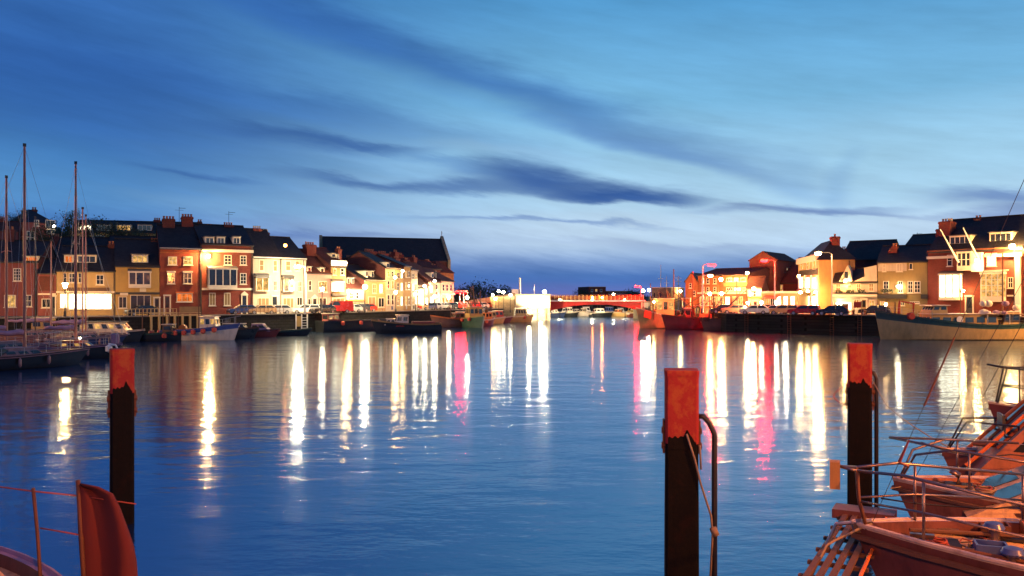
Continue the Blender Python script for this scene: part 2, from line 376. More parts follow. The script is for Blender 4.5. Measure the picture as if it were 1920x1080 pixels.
# hill behind the left street
hb = MB(); nx, ny = 26, 10; vs = []
for j in range(ny):
    for i in range(nx):
        x = -175+i*5.6; y = 146+j*7
        h = 16*math.exp(-((x+100)/45)**2)*min(1, j/4)+rnd.uniform(-.4, .4)
        vs.append((x, y, ZQ-.1+max(0, h)*(1 if j > 0 else 0)))
fs = [(j*nx+i, j*nx+i+1, (j+1)*nx+i+1, (j+1)*nx+i) for j in range(ny-1) for i in range(nx-1)]
hb.add(vs, fs); struct(hb.build('hill', M['earth'], smooth=True))
hb = MB(); vs = []
for i in range(41):
    x = -260+i*16; h = 5+4*math.sin(i*.7)+2.5*math.sin(i*1.9+1)
    if x > 0: h = min(h, 3.5)
    for k, (yy, hh) in enumerate(((560, 0), (575, 1), (640, .2))): vs.append((x, yy, 2.1+h*hh))
fs = [(i*3+k, (i+1)*3+k, (i+1)*3+k+1, i*3+k+1) for i in range(40) for k in range(2)]
hb.add(vs, fs); struct(hb.build('distant_hills', M['earth'], smooth=True))

# ------------------------------------------------------------------ houses
class House:
    def __init__(s, label, px0, Y0, px1, Y1, eave, depth, wall, name='town_house', cat='house', group=None, base=ZQ):
        A = Vector((PX(px0, Y0), Y0)); B = Vector((PX(px1, Y1), Y1)); s.A = A
        s.W = (B-A).length; s.ang = math.atan2(B.y-A.y, B.x-A.x); s.base = base; s.D = depth; s.wall = wall
        s.root = thing(name, label, cat, (A.x, A.y, base), s.ang, group)
        s.H = PZ(eave, (Y0+Y1)/2)-base; s.slope = 0
    def uv(s, px, py, y=0):
        n = Vector((math.sin(s.ang), -math.cos(s.ang))); P0 = s.A-n*y
        d = Vector(((px-960)/F, 1)); t = P0.dot(n)/d.dot(n)
        q = d*t-P0; u_ = Vector((math.cos(s.ang), math.sin(s.ang)))
        return q.dot(u_), CAM_H-(py-YH)/F*t-s.base
    def body(s, roof, ridge=None, rmat=None, over=.25, parapet=0, hipin=.4, plain=False):
        W_, H, D = s.W, s.H, s.D; rm = M[rmat or 'slate']
        if roof == 'gable':
            _, s.Hr = s.uv(*s.rp(ridge), D/2); s.Hr = max(s.Hr, H+.8)
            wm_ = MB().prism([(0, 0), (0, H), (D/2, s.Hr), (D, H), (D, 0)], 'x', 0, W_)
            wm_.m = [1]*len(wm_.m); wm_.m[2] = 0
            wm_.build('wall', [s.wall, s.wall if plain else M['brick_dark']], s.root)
            s.slope = (s.Hr-H)/(D/2); t = .14; o = over
            a = (-o, H-s.slope*o+.01); b = (D/2, s.Hr+.01); c = (D+o, H-s.slope*o+.01)
            m = MB(); m.prism([a, b, (b[0], b[1]+t), (a[0], a[1]+t)], 'x', -.12, W_+.12)
            m.prism([(b[0]+.004, b[1]), c, (c[0], c[1]+t), (b[0]+.004, b[1]+t)], 'x', -.12, W_+.12)
            m.box(-.12, D/2-.15, s.Hr+t-.02, W_+.12, D/2+.15, s.Hr+t+.08)
            s.roof = m.build('roof', rm, s.root)
            MB().box(0, -o-.1, H-s.slope*o-.04, W_, -o, H-s.slope*o+.1).build('gutter', M['darktrim'], s.root)
        elif roof == 'hip':
            _, s.Hr = s.uv(*s.rp(ridge), D/2); hi = W_*hipin; o = over; s.slope = (s.Hr-H)/(D/2)
            MB().box(0, 0, 0, W_, D, H).build('wall', s.wall, s.root)
            z = H+.005
            m = MB().add([(-o, -o, z), (W_+o, -o, z), (W_+o, D+o, z), (-o, D+o, z), (hi, D/2, s.Hr), (W_-hi+.01, D/2, s.Hr)],
                         [(0, 1, 5, 4), (1, 2, 5), (2, 3, 4, 5), (3, 0, 4), (0, 3, 2, 1)])
            s.roof = m.build('roof', rm, s.root)
        elif roof == 'gablefront':
            _, s.Hr = s.uv(*s.rp(ridge), 0); s.Hr = max(s.Hr, H+.5); t = .14
            MB().prism([(0, 0), (0, H), (W_/2, s.Hr), (W_, H), (W_, 0)], 'y', 0, D).build('wall', s.wall, s.root)
            m = MB(); k = (s.Hr-H)/(W_/2); o = .2
            m.prism([(-o, H-k*o), (W_/2-.002, s.Hr), (W_/2-.002, s.Hr+t), (-o, H-k*o+t)], 'y', -.2, D+.2)
            m.prism([(W_+o, H-k*o), (W_/2+.002, s.Hr), (W_/2+.002, s.Hr+t), (W_+o, H-k*o+t)], 'y', -.2, D+.2)
            s.roof = m.build('roof', rm, s.root)
        elif roof == 'flat':
            s.Hr = H
            MB().box(0, 0, 0, W_, D, H).build('wall', s.wall, s.root)
            MB().box(-.06, -.08, H+.003, W_+.06, D+.06, H+.16).build('parapet_coping', M['trim'], s.root)
        return s
    def rp(s, ridge):
        # pixel of the middle of the house at the ridge row
        mid = s.A+Vector((math.cos(s.ang), math.sin(s.ang)))*s.W/2
        return 960+F*mid.x/mid.y, ridge
    def rect(s, px0, py0, px1, py1, y=0):
        xa, za = s.uv(px0, py0, y); xb, zb = s.uv(px1, py1, y)
        z0, z1 = min(za, zb), max(za, zb)
        return max(.05, min(xa, xb)), max(.02, z0), min(s.W-.05, max(xa, xb)), z1
    def win(s, px0, py0, px1, py1, nx=2, ny=2, lit=None, frame='trim', sill=True, head=None, y=0, parent=None, name='window'):
        x0, z0, x1, z1 = s.rect(px0, py0, px1, py1, y); par = parent or s.root
        if x1-x0 < .25: x1 = x0+.45
        fr = MB(); t = min(.1, (x1-x0)*.12); yo = y-.07; yi = y
        fr.box(x0, yo, z0, x0+t, yi, z1); fr.box(x1-t, yo, z0, x1, yi, z1)
        fr.box(x0+t, yo, z0, x1-t, yi, z0+t); fr.box(x0+t, yo, z1-t, x1-t, yi, z1)
        for i in range(1, nx): xx = x0+(x1-x0)*i/nx; fr.box(xx-.03, yo+.015, z0+t, xx+.03, yi-.002, z1-t)
        for j in range(1, ny): zz = z0+(z1-z0)*j/ny; fr.box(x0+t, yo+.012, zz-.03, x1-t, yi-.004, zz+.03)
        f = fr.build(name, M[frame], par)
        MB().box(x0+t, yi-.035, z0+t, x1-t, yi-.012, z1-t).build('pane', M[lit or 'glass'], f if not parent else par)
        if sill: MB().box(x0-.1, y-.17, z0-.1, x1+.1, y, z0-.005).build('sill', M[frame], f if not parent else par)
        if head: MB().box(x0-.12, y-.12, z1+.005, x1+.12, y, z1+.22).build('lintel', M[head], f if not parent else par)
        return f
    def swin(s, px0, py0, px1, py1, nx=2, ny=2, lit=None, frame='trim', name='window', m=None, d=.07):
        # the same on the left side wall (local x = 0)
        a = Vector((math.cos(s.ang), math.sin(s.ang))); b = Vector((-a.y, a.x)); r = []
        for px, py in ((px0, py0), (px1, py1)):
            dd = Vector(((px-960)/F, 1)); t = s.A.dot(a)/dd.dot(a); q = dd*t-s.A; r.append((q.dot(b), CAM_H-(py-YH)/F*t-s.base))
        y0, y1 = sorted((r[0][0], r[1][0])); z0, z1 = sorted((r[0][1], r[1][1])); z0 = max(z0, .02)
        if m: return MB().box(-d, y0, z0, -.002, y1, z1).build(name, M[m], s.root)
        fr = MB(); t = .1; fr.box(-.2, y0, z0, -.05, y0+t, z1); fr.box(-.2, y1-t, z0, -.05, y1, z1); fr.box(-.2, y0+t, z0, -.05, y1-t, z0+t); fr.box(-.2, y0+t, z1-t, -.05, y1-t, z1)
        for i in range(1, nx): yy = y0+(y1-y0)*i/nx; fr.box(-.16, yy-.03, z0+t, -.06, yy+.03, z1-t)
        for j in range(1, ny): zz = z0+(z1-z0)*j/ny; fr.box(-.155, y0+t, zz-.03, -.062, y1-t, zz+.03)
        f = fr.build(name, M[frame], s.root); MB().box(-.09, y0+t, z0+t, -.065, y1-t, z1-t).build('pane', M[lit or 'glass'], f)
    def bay(s, px0, py0, px1, py1, nx=3, lit=None, frame='trim', d=.75, apron=.22, ny=1, roofm='lead'):
        x0, z0, x1, z1 = s.rect(px0, py0, px1, py1, -d)
        ap = (z1-z0)*apron; m = MB()
        m.box(x0, -d, z0, x1, 0, z0+ap); m.box(x0-.08, -d-.08, z1-.25, x1+.08, 0, z1)
        for i in range(nx+1):
            xx = x0+(x1-x0)*i/nx; xa = min(max(xx-.07, x0), x1-.14); m.box(xa, -d, z0+ap, xa+.14, -d+.12, z1-.25)
        for j in range(1, ny): zz = z0+ap+(z1-.25-z0-ap)*j/ny; m.box(x0+.14, -d+.02, zz-.04, x1-.14, -d+.09, zz+.04)
        for xx in (x0, x1-.1): m.box(xx, -.14, z0+ap, xx+.1, 0, z1-.25)
        b = m.build('bay_window', M[frame], s.root)
        for i in range(nx):
            xa, xb = x0+(x1-x0)*i/nx+.07, x0+(x1-x0)*(i+1)/nx-.07
            MB().box(xa, -d+.05, z0+ap, xb, -d+.07, z1-.25).build('pane', M[lit or 'glass'], b)
        for xx in (x0+.04, x1-.06): MB().box(xx, -d+.12, z0+ap, xx+.02, -.14, z1-.25).build('pane', M[lit or 'glass'], b)
        MB().prism([(-d-.1, z1), (0, z1), (0, z1+.35)], 'x', x0-.1, x1+.1).build('bay_roof', M[roofm], b)
        return b
    def door(s, px0, py0, px1, py1, m='darktrim', frame='trim', arch=False, y=0):
        x0, z0, x1, z1 = s.rect(px0, py0, px1, py1, y); z0 = .02
        fr = MB(); t = .16
        fr.box(x0-t, y-.15, z0, x0, y, z1); fr.box(x1, y-.15, z0, x1+t, y, z1); fr.box(x0-t-.05, y-.2, z1, x1+t+.05, y, z1+.2)
        if arch: fr.prism([(x0-t-.05, z1+.2), (x1+t+.05, z1+.2), ((x0+x1)/2, z1+.65)], 'y', y-.2, y)
        f = fr.build('door_surround', M[frame], s.root)
        MB().box(x0, y-.06, z0, x1, y-.01, z1).build('door', M[m], f)
        w = x1-x0; MB().box(x0+w*.15, y-.085, z0+1.1, x1-w*.15, y-.062, z1-.15).build('door_pane', M['glass'], f)
    def band(s, py0, py1, d=.12, m='trim', px0=None, px1=None, name='string_course'):
        mid, _ = s.rp(0); _, z0 = s.uv(mid, py1); _, z1 = s.uv(mid, py0)
        x0 = 0 if px0 is None else s.uv(px0, py0)[0]; x1 = s.W if px1 is None else s.uv(px1, py0)[0]
        return MB().box(x0, -d, z0, x1, -.002, z1).build(name, M[m], s.root)
    def panel(s, px0, py0, px1, py1, m, d=.1, name='sign_board'):
        x0, z0, x1, z1 = s.rect(px0, py0, px1, py1, -d)
        return MB().box(x0, -d, z0, x1, -.002, z1).build(name, M[m], s.root)
    def chim(s, px0, px1, py, yf=.5, pots=3, m='brick_red', dep=.9, potm='pot', zb=None):
        y = s.D*yf-dep/2; x0, z1 = s.uv(px0, py, y); x1, _ = s.uv(px1, py, y)
        zb = s.H-.5 if zb is None else zb; ph = .45
        z1 -= ph
        mb = MB(); mb.box(x0, y, zb, x1, y+dep, z1-.35); mb.box(x0-.08, y-.08, z1-.35, x1+.08, y+dep+.08, z1-.12); mb.box(x0-.02, y-.02, z1-.12, x1+.02, y+dep+.02, z1)
        c = mb.build('chimney', M[m] if isinstance(m, str) else m, s.root)
        for i in range(pots):
            xx = x0+(x1-x0)*(i+.5)/pots; r = min(.16, (x1-x0)/pots*.4)
            MB().lathe((xx, y+dep/2, z1), [(r, 0), (r*.85, ph*.75), (r*1.1, ph*.8), (r*1.1, ph)], 8).build('chimney_pot', M[potm], c)
    def dormer(s, px0, py0, px1, py1, lit=None, m='trim', nx=2, frame='trim', roofm='lead', flat=True):
        y = .8
        for _ in range(5):
            _, zb = s.uv((px0+px1)/2, py1, y); y = max(.15, (zb-s.H)/max(.2, s.slope))
        y = min(y, s.D*.42); x0, z0, x1, z1 = s.rect(px0, py0, px1, py1, y)
        yb = min(s.D/2, y+(z1-z0)/max(.3, s.slope)+.5)
        mb = MB(); mb.box(x0, y, z0-.3, x1, yb, z1)
        d = mb.build('dormer', M[m], s.root)
        MB().box(x0-.15, y-.2, z1, x1+.15, yb+.2, z1+.12).build('dormer_roof', M[roofm], d)
        i = min(.12, (x1-x0)*.1); fr = MB(); t = .07
        a0, a1, b0, b1 = x0+i, x1-i, z0+i, z1-i
        fr.box(a0, y-.06, b0, a0+t, y-.002, b1); fr.box(a1-t, y-.06, b0, a1, y-.002, b1); fr.box(a0+t, y-.06, b0, a1-t, y-.002, b0+t); fr.box(a0+t, y-.06, b1-t, a1-t, y-.002, b1)
        for k in range(1, nx): xx = a0+(a1-a0)*k/nx; fr.box(xx-.035, y-.05, b0+t, xx+.035, y-.003, b1-t)
        fr.build('window', M[frame], d); MB().box(a0+t, y-.03, b0+t, a1-t, y-.01, b1-t).build('pane', M[lit or 'glass'], d)
    def pipe(s, px, m='darktrim', r=.06):
        x, _ = s.uv(px, 550); MB().tube([(x, -.1, 0), (x, -.1, s.H-.1)], r, 6).build('drainpipe', M[m], s.root)
    def aerial(s, px, py, yf=.5):
        y = s.D*yf; x, z = s.uv(px, py, y); m = MB(); m.tube([(x, y, s.H), (x, y, z)], .035, 5)
        for k in range(5): m.tube([(x-.05-.0*k, y-.5+.1*k, z-.2), (x+.9, y-.5+.1*k, z-.2)][:2], .012, 3)
        m.tube([(x-.6, y, z-.5), (x+.6, y, z-.5)], .02, 4); m.build('aerial', M['blacksteel'], s.root)

ST = 'houses along the left quay'
# --- far left: dark warehouse with a lean-to
h = House('maroon rendered warehouse at the far left edge behind the masts', -70, 117, 72, 119.5, 491, 12, M['maroon'], 'warehouse', 'warehouse').body('gable', 452)
h.win(25, 503, 40, 527, 3, 4); h.win(-20, 503, -5, 527, 3, 4); h.win(8, 553, 30, 576, 2, 1, 'glass_w'); h.win(45, 553, 60, 575, 2, 2)
h.dormer(44, 480, 73, 498, 'glass_o', nx=3)
h.band(490, 493, .15, 'trim'); h.chim(8, 26, 424, .5, 2, 'brick_dark'); h.pipe(68)
h = House('small maroon gabled annexe beside the warehouse', 71, 118.5, 105, 119.5, 513, 10, M['maroon'], 'town_house').body('gable', 487)
h.win(78, 560, 95, 577, 2, 1, None); h.band(550, 553, .35, 'trim'); h.door(98, 556, 103, 580); h.panel(74, 518, 102, 545, 'brick_dark', .05, 'shutter_panel')
# --- cream shop
h = House('cream two storey shop with wide brightly lit shop window', 106, 119.5, 216, 122, 508, 11, M['cream'], 'shop', 'shop').body('gable', 463)
h.win(119, 512, 125, 529, 1, 2); h.win(129, 512, 141, 530, 2, 2); h.win(147, 512, 153, 530, 1, 2); h.win(180, 515, 195, 534, 2, 2)
h.band(546, 549, .4, 'trim', name='shop_cornice'); h.panel(120, 539, 205, 546, 'wood', .12, 'fascia_board')
h.win(112, 550, 127, 578, 2, 1, 'glass_b'); h.win(128, 550, 210, 580, 5, 1, 'glass_b')
h.dormer(144, 478, 181, 494, None, nx=3); h.dormer(120, 478, 138, 494, 'glass_o', nx=2); h.pipe(214); h.chim(203, 214, 452, .5, 2, 'brick_dark')
h = House('yellow rendered pub with square bay window and dark shopfront', 216.5, 122, 299, 124.5, 499, 11, M['yellow'], 'pub', 'pub').body('gable', 450)
h.bay(241, 508, 283, 540, 3, None, d=.5); h.dormer(247, 477, 278, 494, 'glass_w', nx=3)
h.band(548, 552, .3, 'darktrim', name='shop_cornice'); h.win(244, 553, 283, 580, 3, 1, None); h.door(290, 559, 302, 583, 'blind'); h.win(222, 556, 238, 578, 2, 1, None)
h.panel(225, 549, 240, 554, 'trim', .35); h.chim(283, 297, 446, .5, 3, 'brick_dark'); h.panel(262, 540, 274, 547, 'trim', .06, 'render_panel')
# --- brick houses
h = House('narrow red brick house with four small lit sash windows', 299.5, 124.5, 378, 127, 466, 11, M['brick_red']).body('gable', 424)
h.win(315, 481, 332, 497, 2, 2, 'glass_w'); h.win(344, 481, 361, 497, 2, 2, 'glass_w')
h.win(314, 511, 328, 532, 2, 2, None, head='trim'); h.win(344, 511, 360, 532, 2, 2, None, head='trim')
h.win(331, 550, 361, 566, 3, 1, 'glass_o', head='orange'); h.door(309, 555, 318, 585, 'maroon'); h.band(465, 468, .25); h.band(473, 475, .1, 'brick_orange')
h.chim(305, 328, 404, .5, 4, 'brick_dark', 1.6); h.chim(341, 362, 400, .55, 4, 'brick_red', 1.8); h.aerial(336, 388); h.pipe(375)
h = House('large red brick house with white bay window and arched doorway', 378.5, 127, 474, 131, 459, 12, M['brick_red']).body('gable', 424)
h.band(468, 473, .45, 'trim', name='cornice'); h.band(458, 461, .15, 'brick_orange', name='coping_course'); h.band(540, 544, .12)
for a, b in ((384, 402), (406, 422), (436, 451)): h.dormer(a, 444, b, 459, None, nx=2)
h.win(420, 478, 434, 497, 2, 3); h.win(450, 479, 462, 497, 2, 3); h.win(450, 512, 462, 533, 2, 3)
h.bay(391, 502, 445, 543, 4, None, d=.9, apron=.2, ny=1)
h.win(392, 549, 404, 573, 2, 1, 'blind'); h.win(420, 549, 432, 573, 2, 1, 'blind'); h.door(454, 554, 462, 582, arch=True)
h.chim(421, 438, 416, .5, 4, 'brick_dark', 1.4); h.chim(388, 399, 419, .5, 2, 'brick_dark', 1); h.aerial(429, 396); h.pipe(376.5); h.pipe(472)
# --- white pair
h = House('white house with blue slate roof and a yellow lit bay', 474.5, 131, 527, 134, 483, 11, M['white']).body('gable', 432)
h.win(486, 487, 495, 508, 1, 2, 'blind'); h.win(512, 488, 520, 509, 1, 2, 'blind'); h.bay(480, 516, 505, 546, 2, 'glass_w', d=.6, apron=.05)
h.panel(480, 516, 505, 522, 'darktrim', .75, 'bay_canopy'); h.win(513, 527, 519, 545, 2, 2); h.win(483, 558, 505, 578, 3, 1, 'blind'); h.door(510, 556, 519, 584)
h.band(482, 484, .3, 'trimw', name='eaves_board'); h.chim(476, 491, 423, .5, 4, 'brick_red', potm='potw'); h.chim(495, 505, 430, .5, 3, 'brick_dark', potm='potw'); h.pipe(526)
h = House('white house with two storey bay beneath the bright lamp', 527.5, 134, 574, 137, 485, 11, M['white']).body('gable', 447)
h.win(535, 489, 545, 508, 1, 2, 'blind'); h.win(553, 489, 561, 508, 1, 2, 'blind'); h.bay(530, 519, 552, 547, 2, None, d=.6, apron=.05); h.panel(530, 518, 552, 524, 'darktrim', .75, 'bay_canopy')
h.win(558, 527, 566, 547, 2, 2); h.win(530, 558, 551, 578, 3, 1, 'blind'); h.win(556, 557, 567, 573, 2, 1)
h.band(484, 486, .3, 'trimw', name='eaves_board'); h.band(510, 570, .2, 'trimw', 570, 574, 'pilaster')
h.chim(527, 536, 452, .5, 2, 'brick_red'); h.chim(540, 549, 457, .5, 3, 'brick_red'); h.pipe(569)
# --- pink house
h = House('pink house with parapet band beside the lamp post', 574.5, 137, 620, 141, 512, 11, M['pink']).body('gable', 470, 'tile')
h.band(512, 522, .2, 'pink', name='parapet'); h.win(578, 526, 584, 545, 1, 2); h.win(597, 527, 613, 548, 3, 2, 'glass_w'); h.dormer(576, 500, 584, 511, None, nx=1); h.dormer(600, 502, 608, 512, None, nx=1)
h.win(598, 558, 612, 576, 2, 1); h.door(586, 560, 593, 584, arch=True); h.win(577, 560, 582, 575, 1, 1)
h.chim(576, 593, 453, .4, 4, 'brick_red', 1.2); h.aerial(573, 452)
h = House('narrow olive shop under an illuminated white sign board', 620.5, 141, 649, 143.5, 500, 11, M['olive'], 'shop', 'shop').body('gable', 468, 'tile')
M['signlit'] = emis('sign_glow', (1, .85, .5), 3.5, .3, 1)
h.panel(621, 488, 652, 499, 'signlit', .25); h.win(624, 503, 630, 516, 1, 2, 'glass_w'); h.win(638, 503, 645, 516, 1, 2); h.bay(623, 527, 645, 547, 2, 'glass_b', d=.5, apron=.05)
h.band(550, 555, .3, 'darktrim', name='shop_cornice'); h.win(623, 558, 646, 580, 3, 1, 'glass_w'); h.chim(634, 641, 462, .5, 2, 'brick_red'); h.dormer(612+9, 475, 630, 484, None, nx=1); h.dormer(635, 477, 641, 486, None, nx=1)
h = House('low white cottage with steep red tiled roof', 649.5, 143.5, 683, 147.5, 540, 10, M['white'], 'cottage', 'cottage').body('gable', 500, 'tile')
h.dormer(646+5, 521, 655, 533, None, 'white', nx=1); h.dormer(659, 521, 664, 533, None, 'white', nx=1); h.win(655, 548, 662, 560, 2, 2, 'glass_w'); h.win(667, 548, 672, 560, 1, 2); h.band(562, 565, .3, 'orange', name='shop_cornice'); h.win(653, 567, 676, 583, 3, 1, 'glass_w')
h.chim(675, 690, 494, .6, 4, 'brick_red', 1.5)
h = House('cream slate roofed house right of the brightest street lamp', 683.5, 147.5, 722, 153, 526, 11, M['cream']).body('gable', 500)
h.dormer(685, 508, 690, 521, None, nx=1); h.dormer(695, 508, 701, 521, None, nx=1); h.win(698, 532, 705, 550, 2, 2, 'blind'); h.win(711, 532, 717, 550, 1, 2, 'glass_b'); h.win(690, 556, 704, 578, 2, 1, 'blind'); h.win(709, 558, 720, 576, 2, 1)
h.band(525, 528, .25, 'trim', name='cornice'); h.chim(689, 707, 466, .9, 5, 'brick_red', 1.6); h.chim(714, 729, 470, .9, 4, 'brick_red', 1.4)
def narrow(label, p0, Y0, p1, Y1, eave, ridge, wall, wins, chims=(), rm='slate', dorm=(), lits=()):
    h = House(label, p0, Y0, p1, Y1, eave, 11, M[wall], group=None).body('gable', ridge, rm)
    w_ = p1-p0
    for r, (a, b) in enumerate(wins):
        for k, q in enumerate((.16, .6)):
            h.win(p0+w_*q, a, p0+w_*(q+.24), b, 1, 2, lits[(r*2+k) % len(lits)] if lits else None)
    for c in chims: h.chim(*c)
    for d in dorm: h.dormer(*d, nx=1)
    h.band(eave-1, eave+1.5, .25, 'trim', name='cornice'); return h
narrow('tall narrow white house with three rows of windows mid terrace', 722.5, 153, 741, 156.5, 503, 478, 'white', ((508, 519), (526, 542), (552, 572)), ((741, 748, 468, .8, 2),), 'slate', ((719+5, 492, 730, 503),), ('glass_w', None, None))
narrow('cream terrace house left of the two glaring wall lamps', 741.5, 156.5, 757, 160, 505, 486, 'cream', ((511, 522), (530, 545), (556, 573)), ((736+6, 750, 480, .6, 3),), 'tile', (), (None, 'glass_b'))
narrow('ochre terrace house with red awning in mid terrace', 757.5, 160, 770, 163, 500, 484, 'ochre', ((508, 520), (529, 543), (556, 572)), ((762, 768, 483, .6, 2),), 'slate', (), ('glass_w', None))
narrow('pale terrace house with bow fronted windows', 770.5, 163, 783, 166.5, 507, 490, 'white', ((513, 524), (532, 545), (556, 571)), ((776, 782, 478, .6, 2),), 'slate', (), (None, 'glass_w', 'glass_b'))
h = House('bright white gabled inn flooded with lamp light', 783.5, 166.5, 803, 172, 534, 10, M['white'], 'inn', 'inn').body('gable', 505, 'tile')
h.bay(786, 541, 795, 573, 2, 'glass_b', d=.5, apron=.1); h.win(797, 540, 801, 552, 1, 2, 'glass_b'); h.win(797, 558, 802, 572, 1, 1, 'glass_b')
h.chim(785, 791, 497, .6, 2, 'brick_red')
h = House('red roofed white inn with two dormers near the terrace end', 803.5, 172, 826, 180, 528, 11, M['white'], 'inn', 'inn').body('gable', 498, 'tile')
h.dormer(809, 511, 813, 522, None, nx=1); h.dormer(818, 512, 822, 523, None, nx=1); h.win(806, 535, 811, 549, 1, 2, 'glass_b'); h.win(816, 533, 820, 543, 1, 2); h.win(816, 547, 820, 557, 1, 2); h.win(806, 556, 812, 571, 1, 1, 'glass_b')
h.chim(812, 820, 494, .6, 3, 'brick_red')
h = House('tall white end house closing the left terrace', 826.5, 180, 851, 190, 527, 11, M['white']).body('gable', 508, 'tile')
for a, b in ((829, 833), (836, 840), (843, 847)): h.win(a, 533, b, 546, 1, 2); h.win(a, 557, b, 569, 1, 1, 'glass_w')
h.band(550, 553, .4, 'trim', name='balcony_ledge'); h.chim(842, 848, 503, .5, 3, 'brick_orange')
# --- large dark roofed church behind
h = House('huge dark slate roofed church hall towering behind the terrace', 611, 205, 838, 214, 488, 16, M['brick_dark'], 'church_hall', 'church').body('gable', 447)
for k in range(9): 
    a = 630+k*23; h.win(a, 492, a+8, 506, 1, 1, None, 'brick_dark', False)
m = MB().prism([(-.3, 0), (-.3, h.H+.3), (8, h.Hr+.9), (16.3, h.H+.3), (16.3, 0)], 'x', h.W+.15, h.W+.9)
m.build('gable_parapet', M['stone'], h.root)
MB().box(h.W-4.2, -2.6, 0, h.W-1.2, -.02, h.H-.2).build('buttress', M['brick_dark'], h.root)
MB().box(h.W-9.5, -2, 0, h.W-6.5, -.02, h.H-1.5).build('buttress', M['brick_dark'], h.root)
MB().prism([(-.2, h.H*.2), (8, h.Hr+.5), (8, .2)], 'x', -.9, -.15).build('gable_parapet', M['stone'], h.root)
m = MB(); m.tube([(h.W+.5, 8, h.Hr+.8), (h.W+.5, 8, h.Hr+2.2)], .08, 5); m.tube([(h.W+.5, 7.5, h.Hr+1.7), (h.W+.5, 8.5, h.Hr+1.7)], .07, 5); m.build('cross', M['stone'], h.root)
h = House('brick side tower beside the church hall gable', 826, 200, 851, 203, 512, 8, M['brick_orange'], 'church_tower', 'tower').body('hip', 490, 'tile')
h.win(834, 520, 839, 535, 1, 1, None, 'stone'); 
# back row with stacks
for i, (a, b, ea, ri, cs) in enumerate(((648, 690, 506, 487, ((652, 660, 478), (673, 684, 470))), (700, 742, 500, 482, ((704, 712, 476), (733, 739, 472))), (742, 790, 498, 484, ((748, 756, 474), (770, 776, 482))), (792, 826, 504, 490, ((800, 808, 486),)))):
    h = House('dark brick back street house under the church roof, ' + ('leftmost of four', 'second of four from the left', 'third of four from the left', 'rightmost of four')[i], a, 176+i*5, b, 180+i*5, ea, 9, M['brick_dark'], group='back street houses below the church').body('gable', ri, 'tile')
    h.win(a+6, ea+4, a+12, ea+14, 1, 2); h.win(b-14, ea+4, b-8, ea+14, 1, 2, 'glass_w' if i == 1 else None)
    for c in cs: h.chim(c[0], c[1], c[2], .5, 3, 'brick_red', 1.2)
# --- hill terrace
h = House('villa with pyramid roof and lit corner window on the hill', 42, 158, 104, 162, 418, 12, M['maroon'], 'villa', 'villa', base=8).body('hip', 394, hipin=.45)
h.win(85, 412, 104, 427, 2, 1, None, 'trim'); h.win(50, 433, 65, 458, 2, 2); h.win(64, 412, 73, 424, 2, 2); h.chim(61, 70, 388, .5, 2, 'brick_dark'); h.chim(31+12, 51, 390, .6, 2, 'brick_dark')
h.bay(88, 428, 104, 440, 2, None, d=.5)
h = House('stucco terrace on the hill with a row of flat topped dormers', 132, 166, 372, 172, 436, 10, M['yellow'], 'hill_terrace', 'house', base=10).body('gable', 416)
for k, (a, b, l) in enumerate(((146, 172, 'glass_b'), (181, 208, None), (218, 246, 'glass_w'), (258, 284, None), (309, 321, 'glass_o'))): h.dormer(a, 421, b, 433.5, l, nx=3)
h.win(180, 441, 196, 447, 2, 1); h.win(230, 441, 262, 450, 4, 1, None); h.chim(253, 262, 417-3, .5, 2, 'brick_dark'); h.chim(288, 300, 408, .5, 3, 'brick_dark'); h.chim(370, 378, 411, .5, 2, 'brick_dark')
h = House('dark brick house low on the hill behind the shops', 205, 142, 300, 145, 470, 9, M['brick_dark'], base=ZQ).body('gable', 444)
h.chim(285, 291, 453, .5, 1, 'brick_red'); h.win(225, 474, 238, 486, 2, 2)
h = House('dark slate roofed house low on the hill behind the masts', 100, 140, 206, 142, 482, 9, M['brick_dark'], base=ZQ).body('gable', 446)
h.win(150, 486, 160, 496, 2, 2); h.chim(92+10, 110, 438, .5, 2, 'brick_red')
h = House('gabled maroon house on the slope at the far left', -40, 150, 34, 153, 432, 9, M['maroon'], base=6).body('gable', 416, 'tile')
h.chim(0, 8, 405, .5, 2, 'brick_red'); h.win(10, 437, 20, 452, 2, 2)

# --- beyond the bridge
h = House('dark red block of flats beyond the bridge, the taller one', 1104, 345, 1136, 346, 538, 20, M['brick_red'], 'apartment_block', 'flats', base=2.2).body('flat')
for a in (1108, 1116, 1125): h.win(a, 542, a+4, 547, 1, 1, 'glass_w' if a == 1116 else None)
h = House('long low dark red building beyond the bridge', 1137, 348, 1176, 350, 546, 20, M['brick_red'], 'apartment_block', 'flats', base=2.2).body('flat')
for a in range(1141, 1174, 5): h.win(a, 549, a+3, 552, 1, 1)
h = House('low hipped pavilion beyond the right end of the bridge', 1180, 345, 1204, 346, 551, 16, M['brick_dark'], 'pavilion', 'pavilion', base=2.2).body('hip', 545)

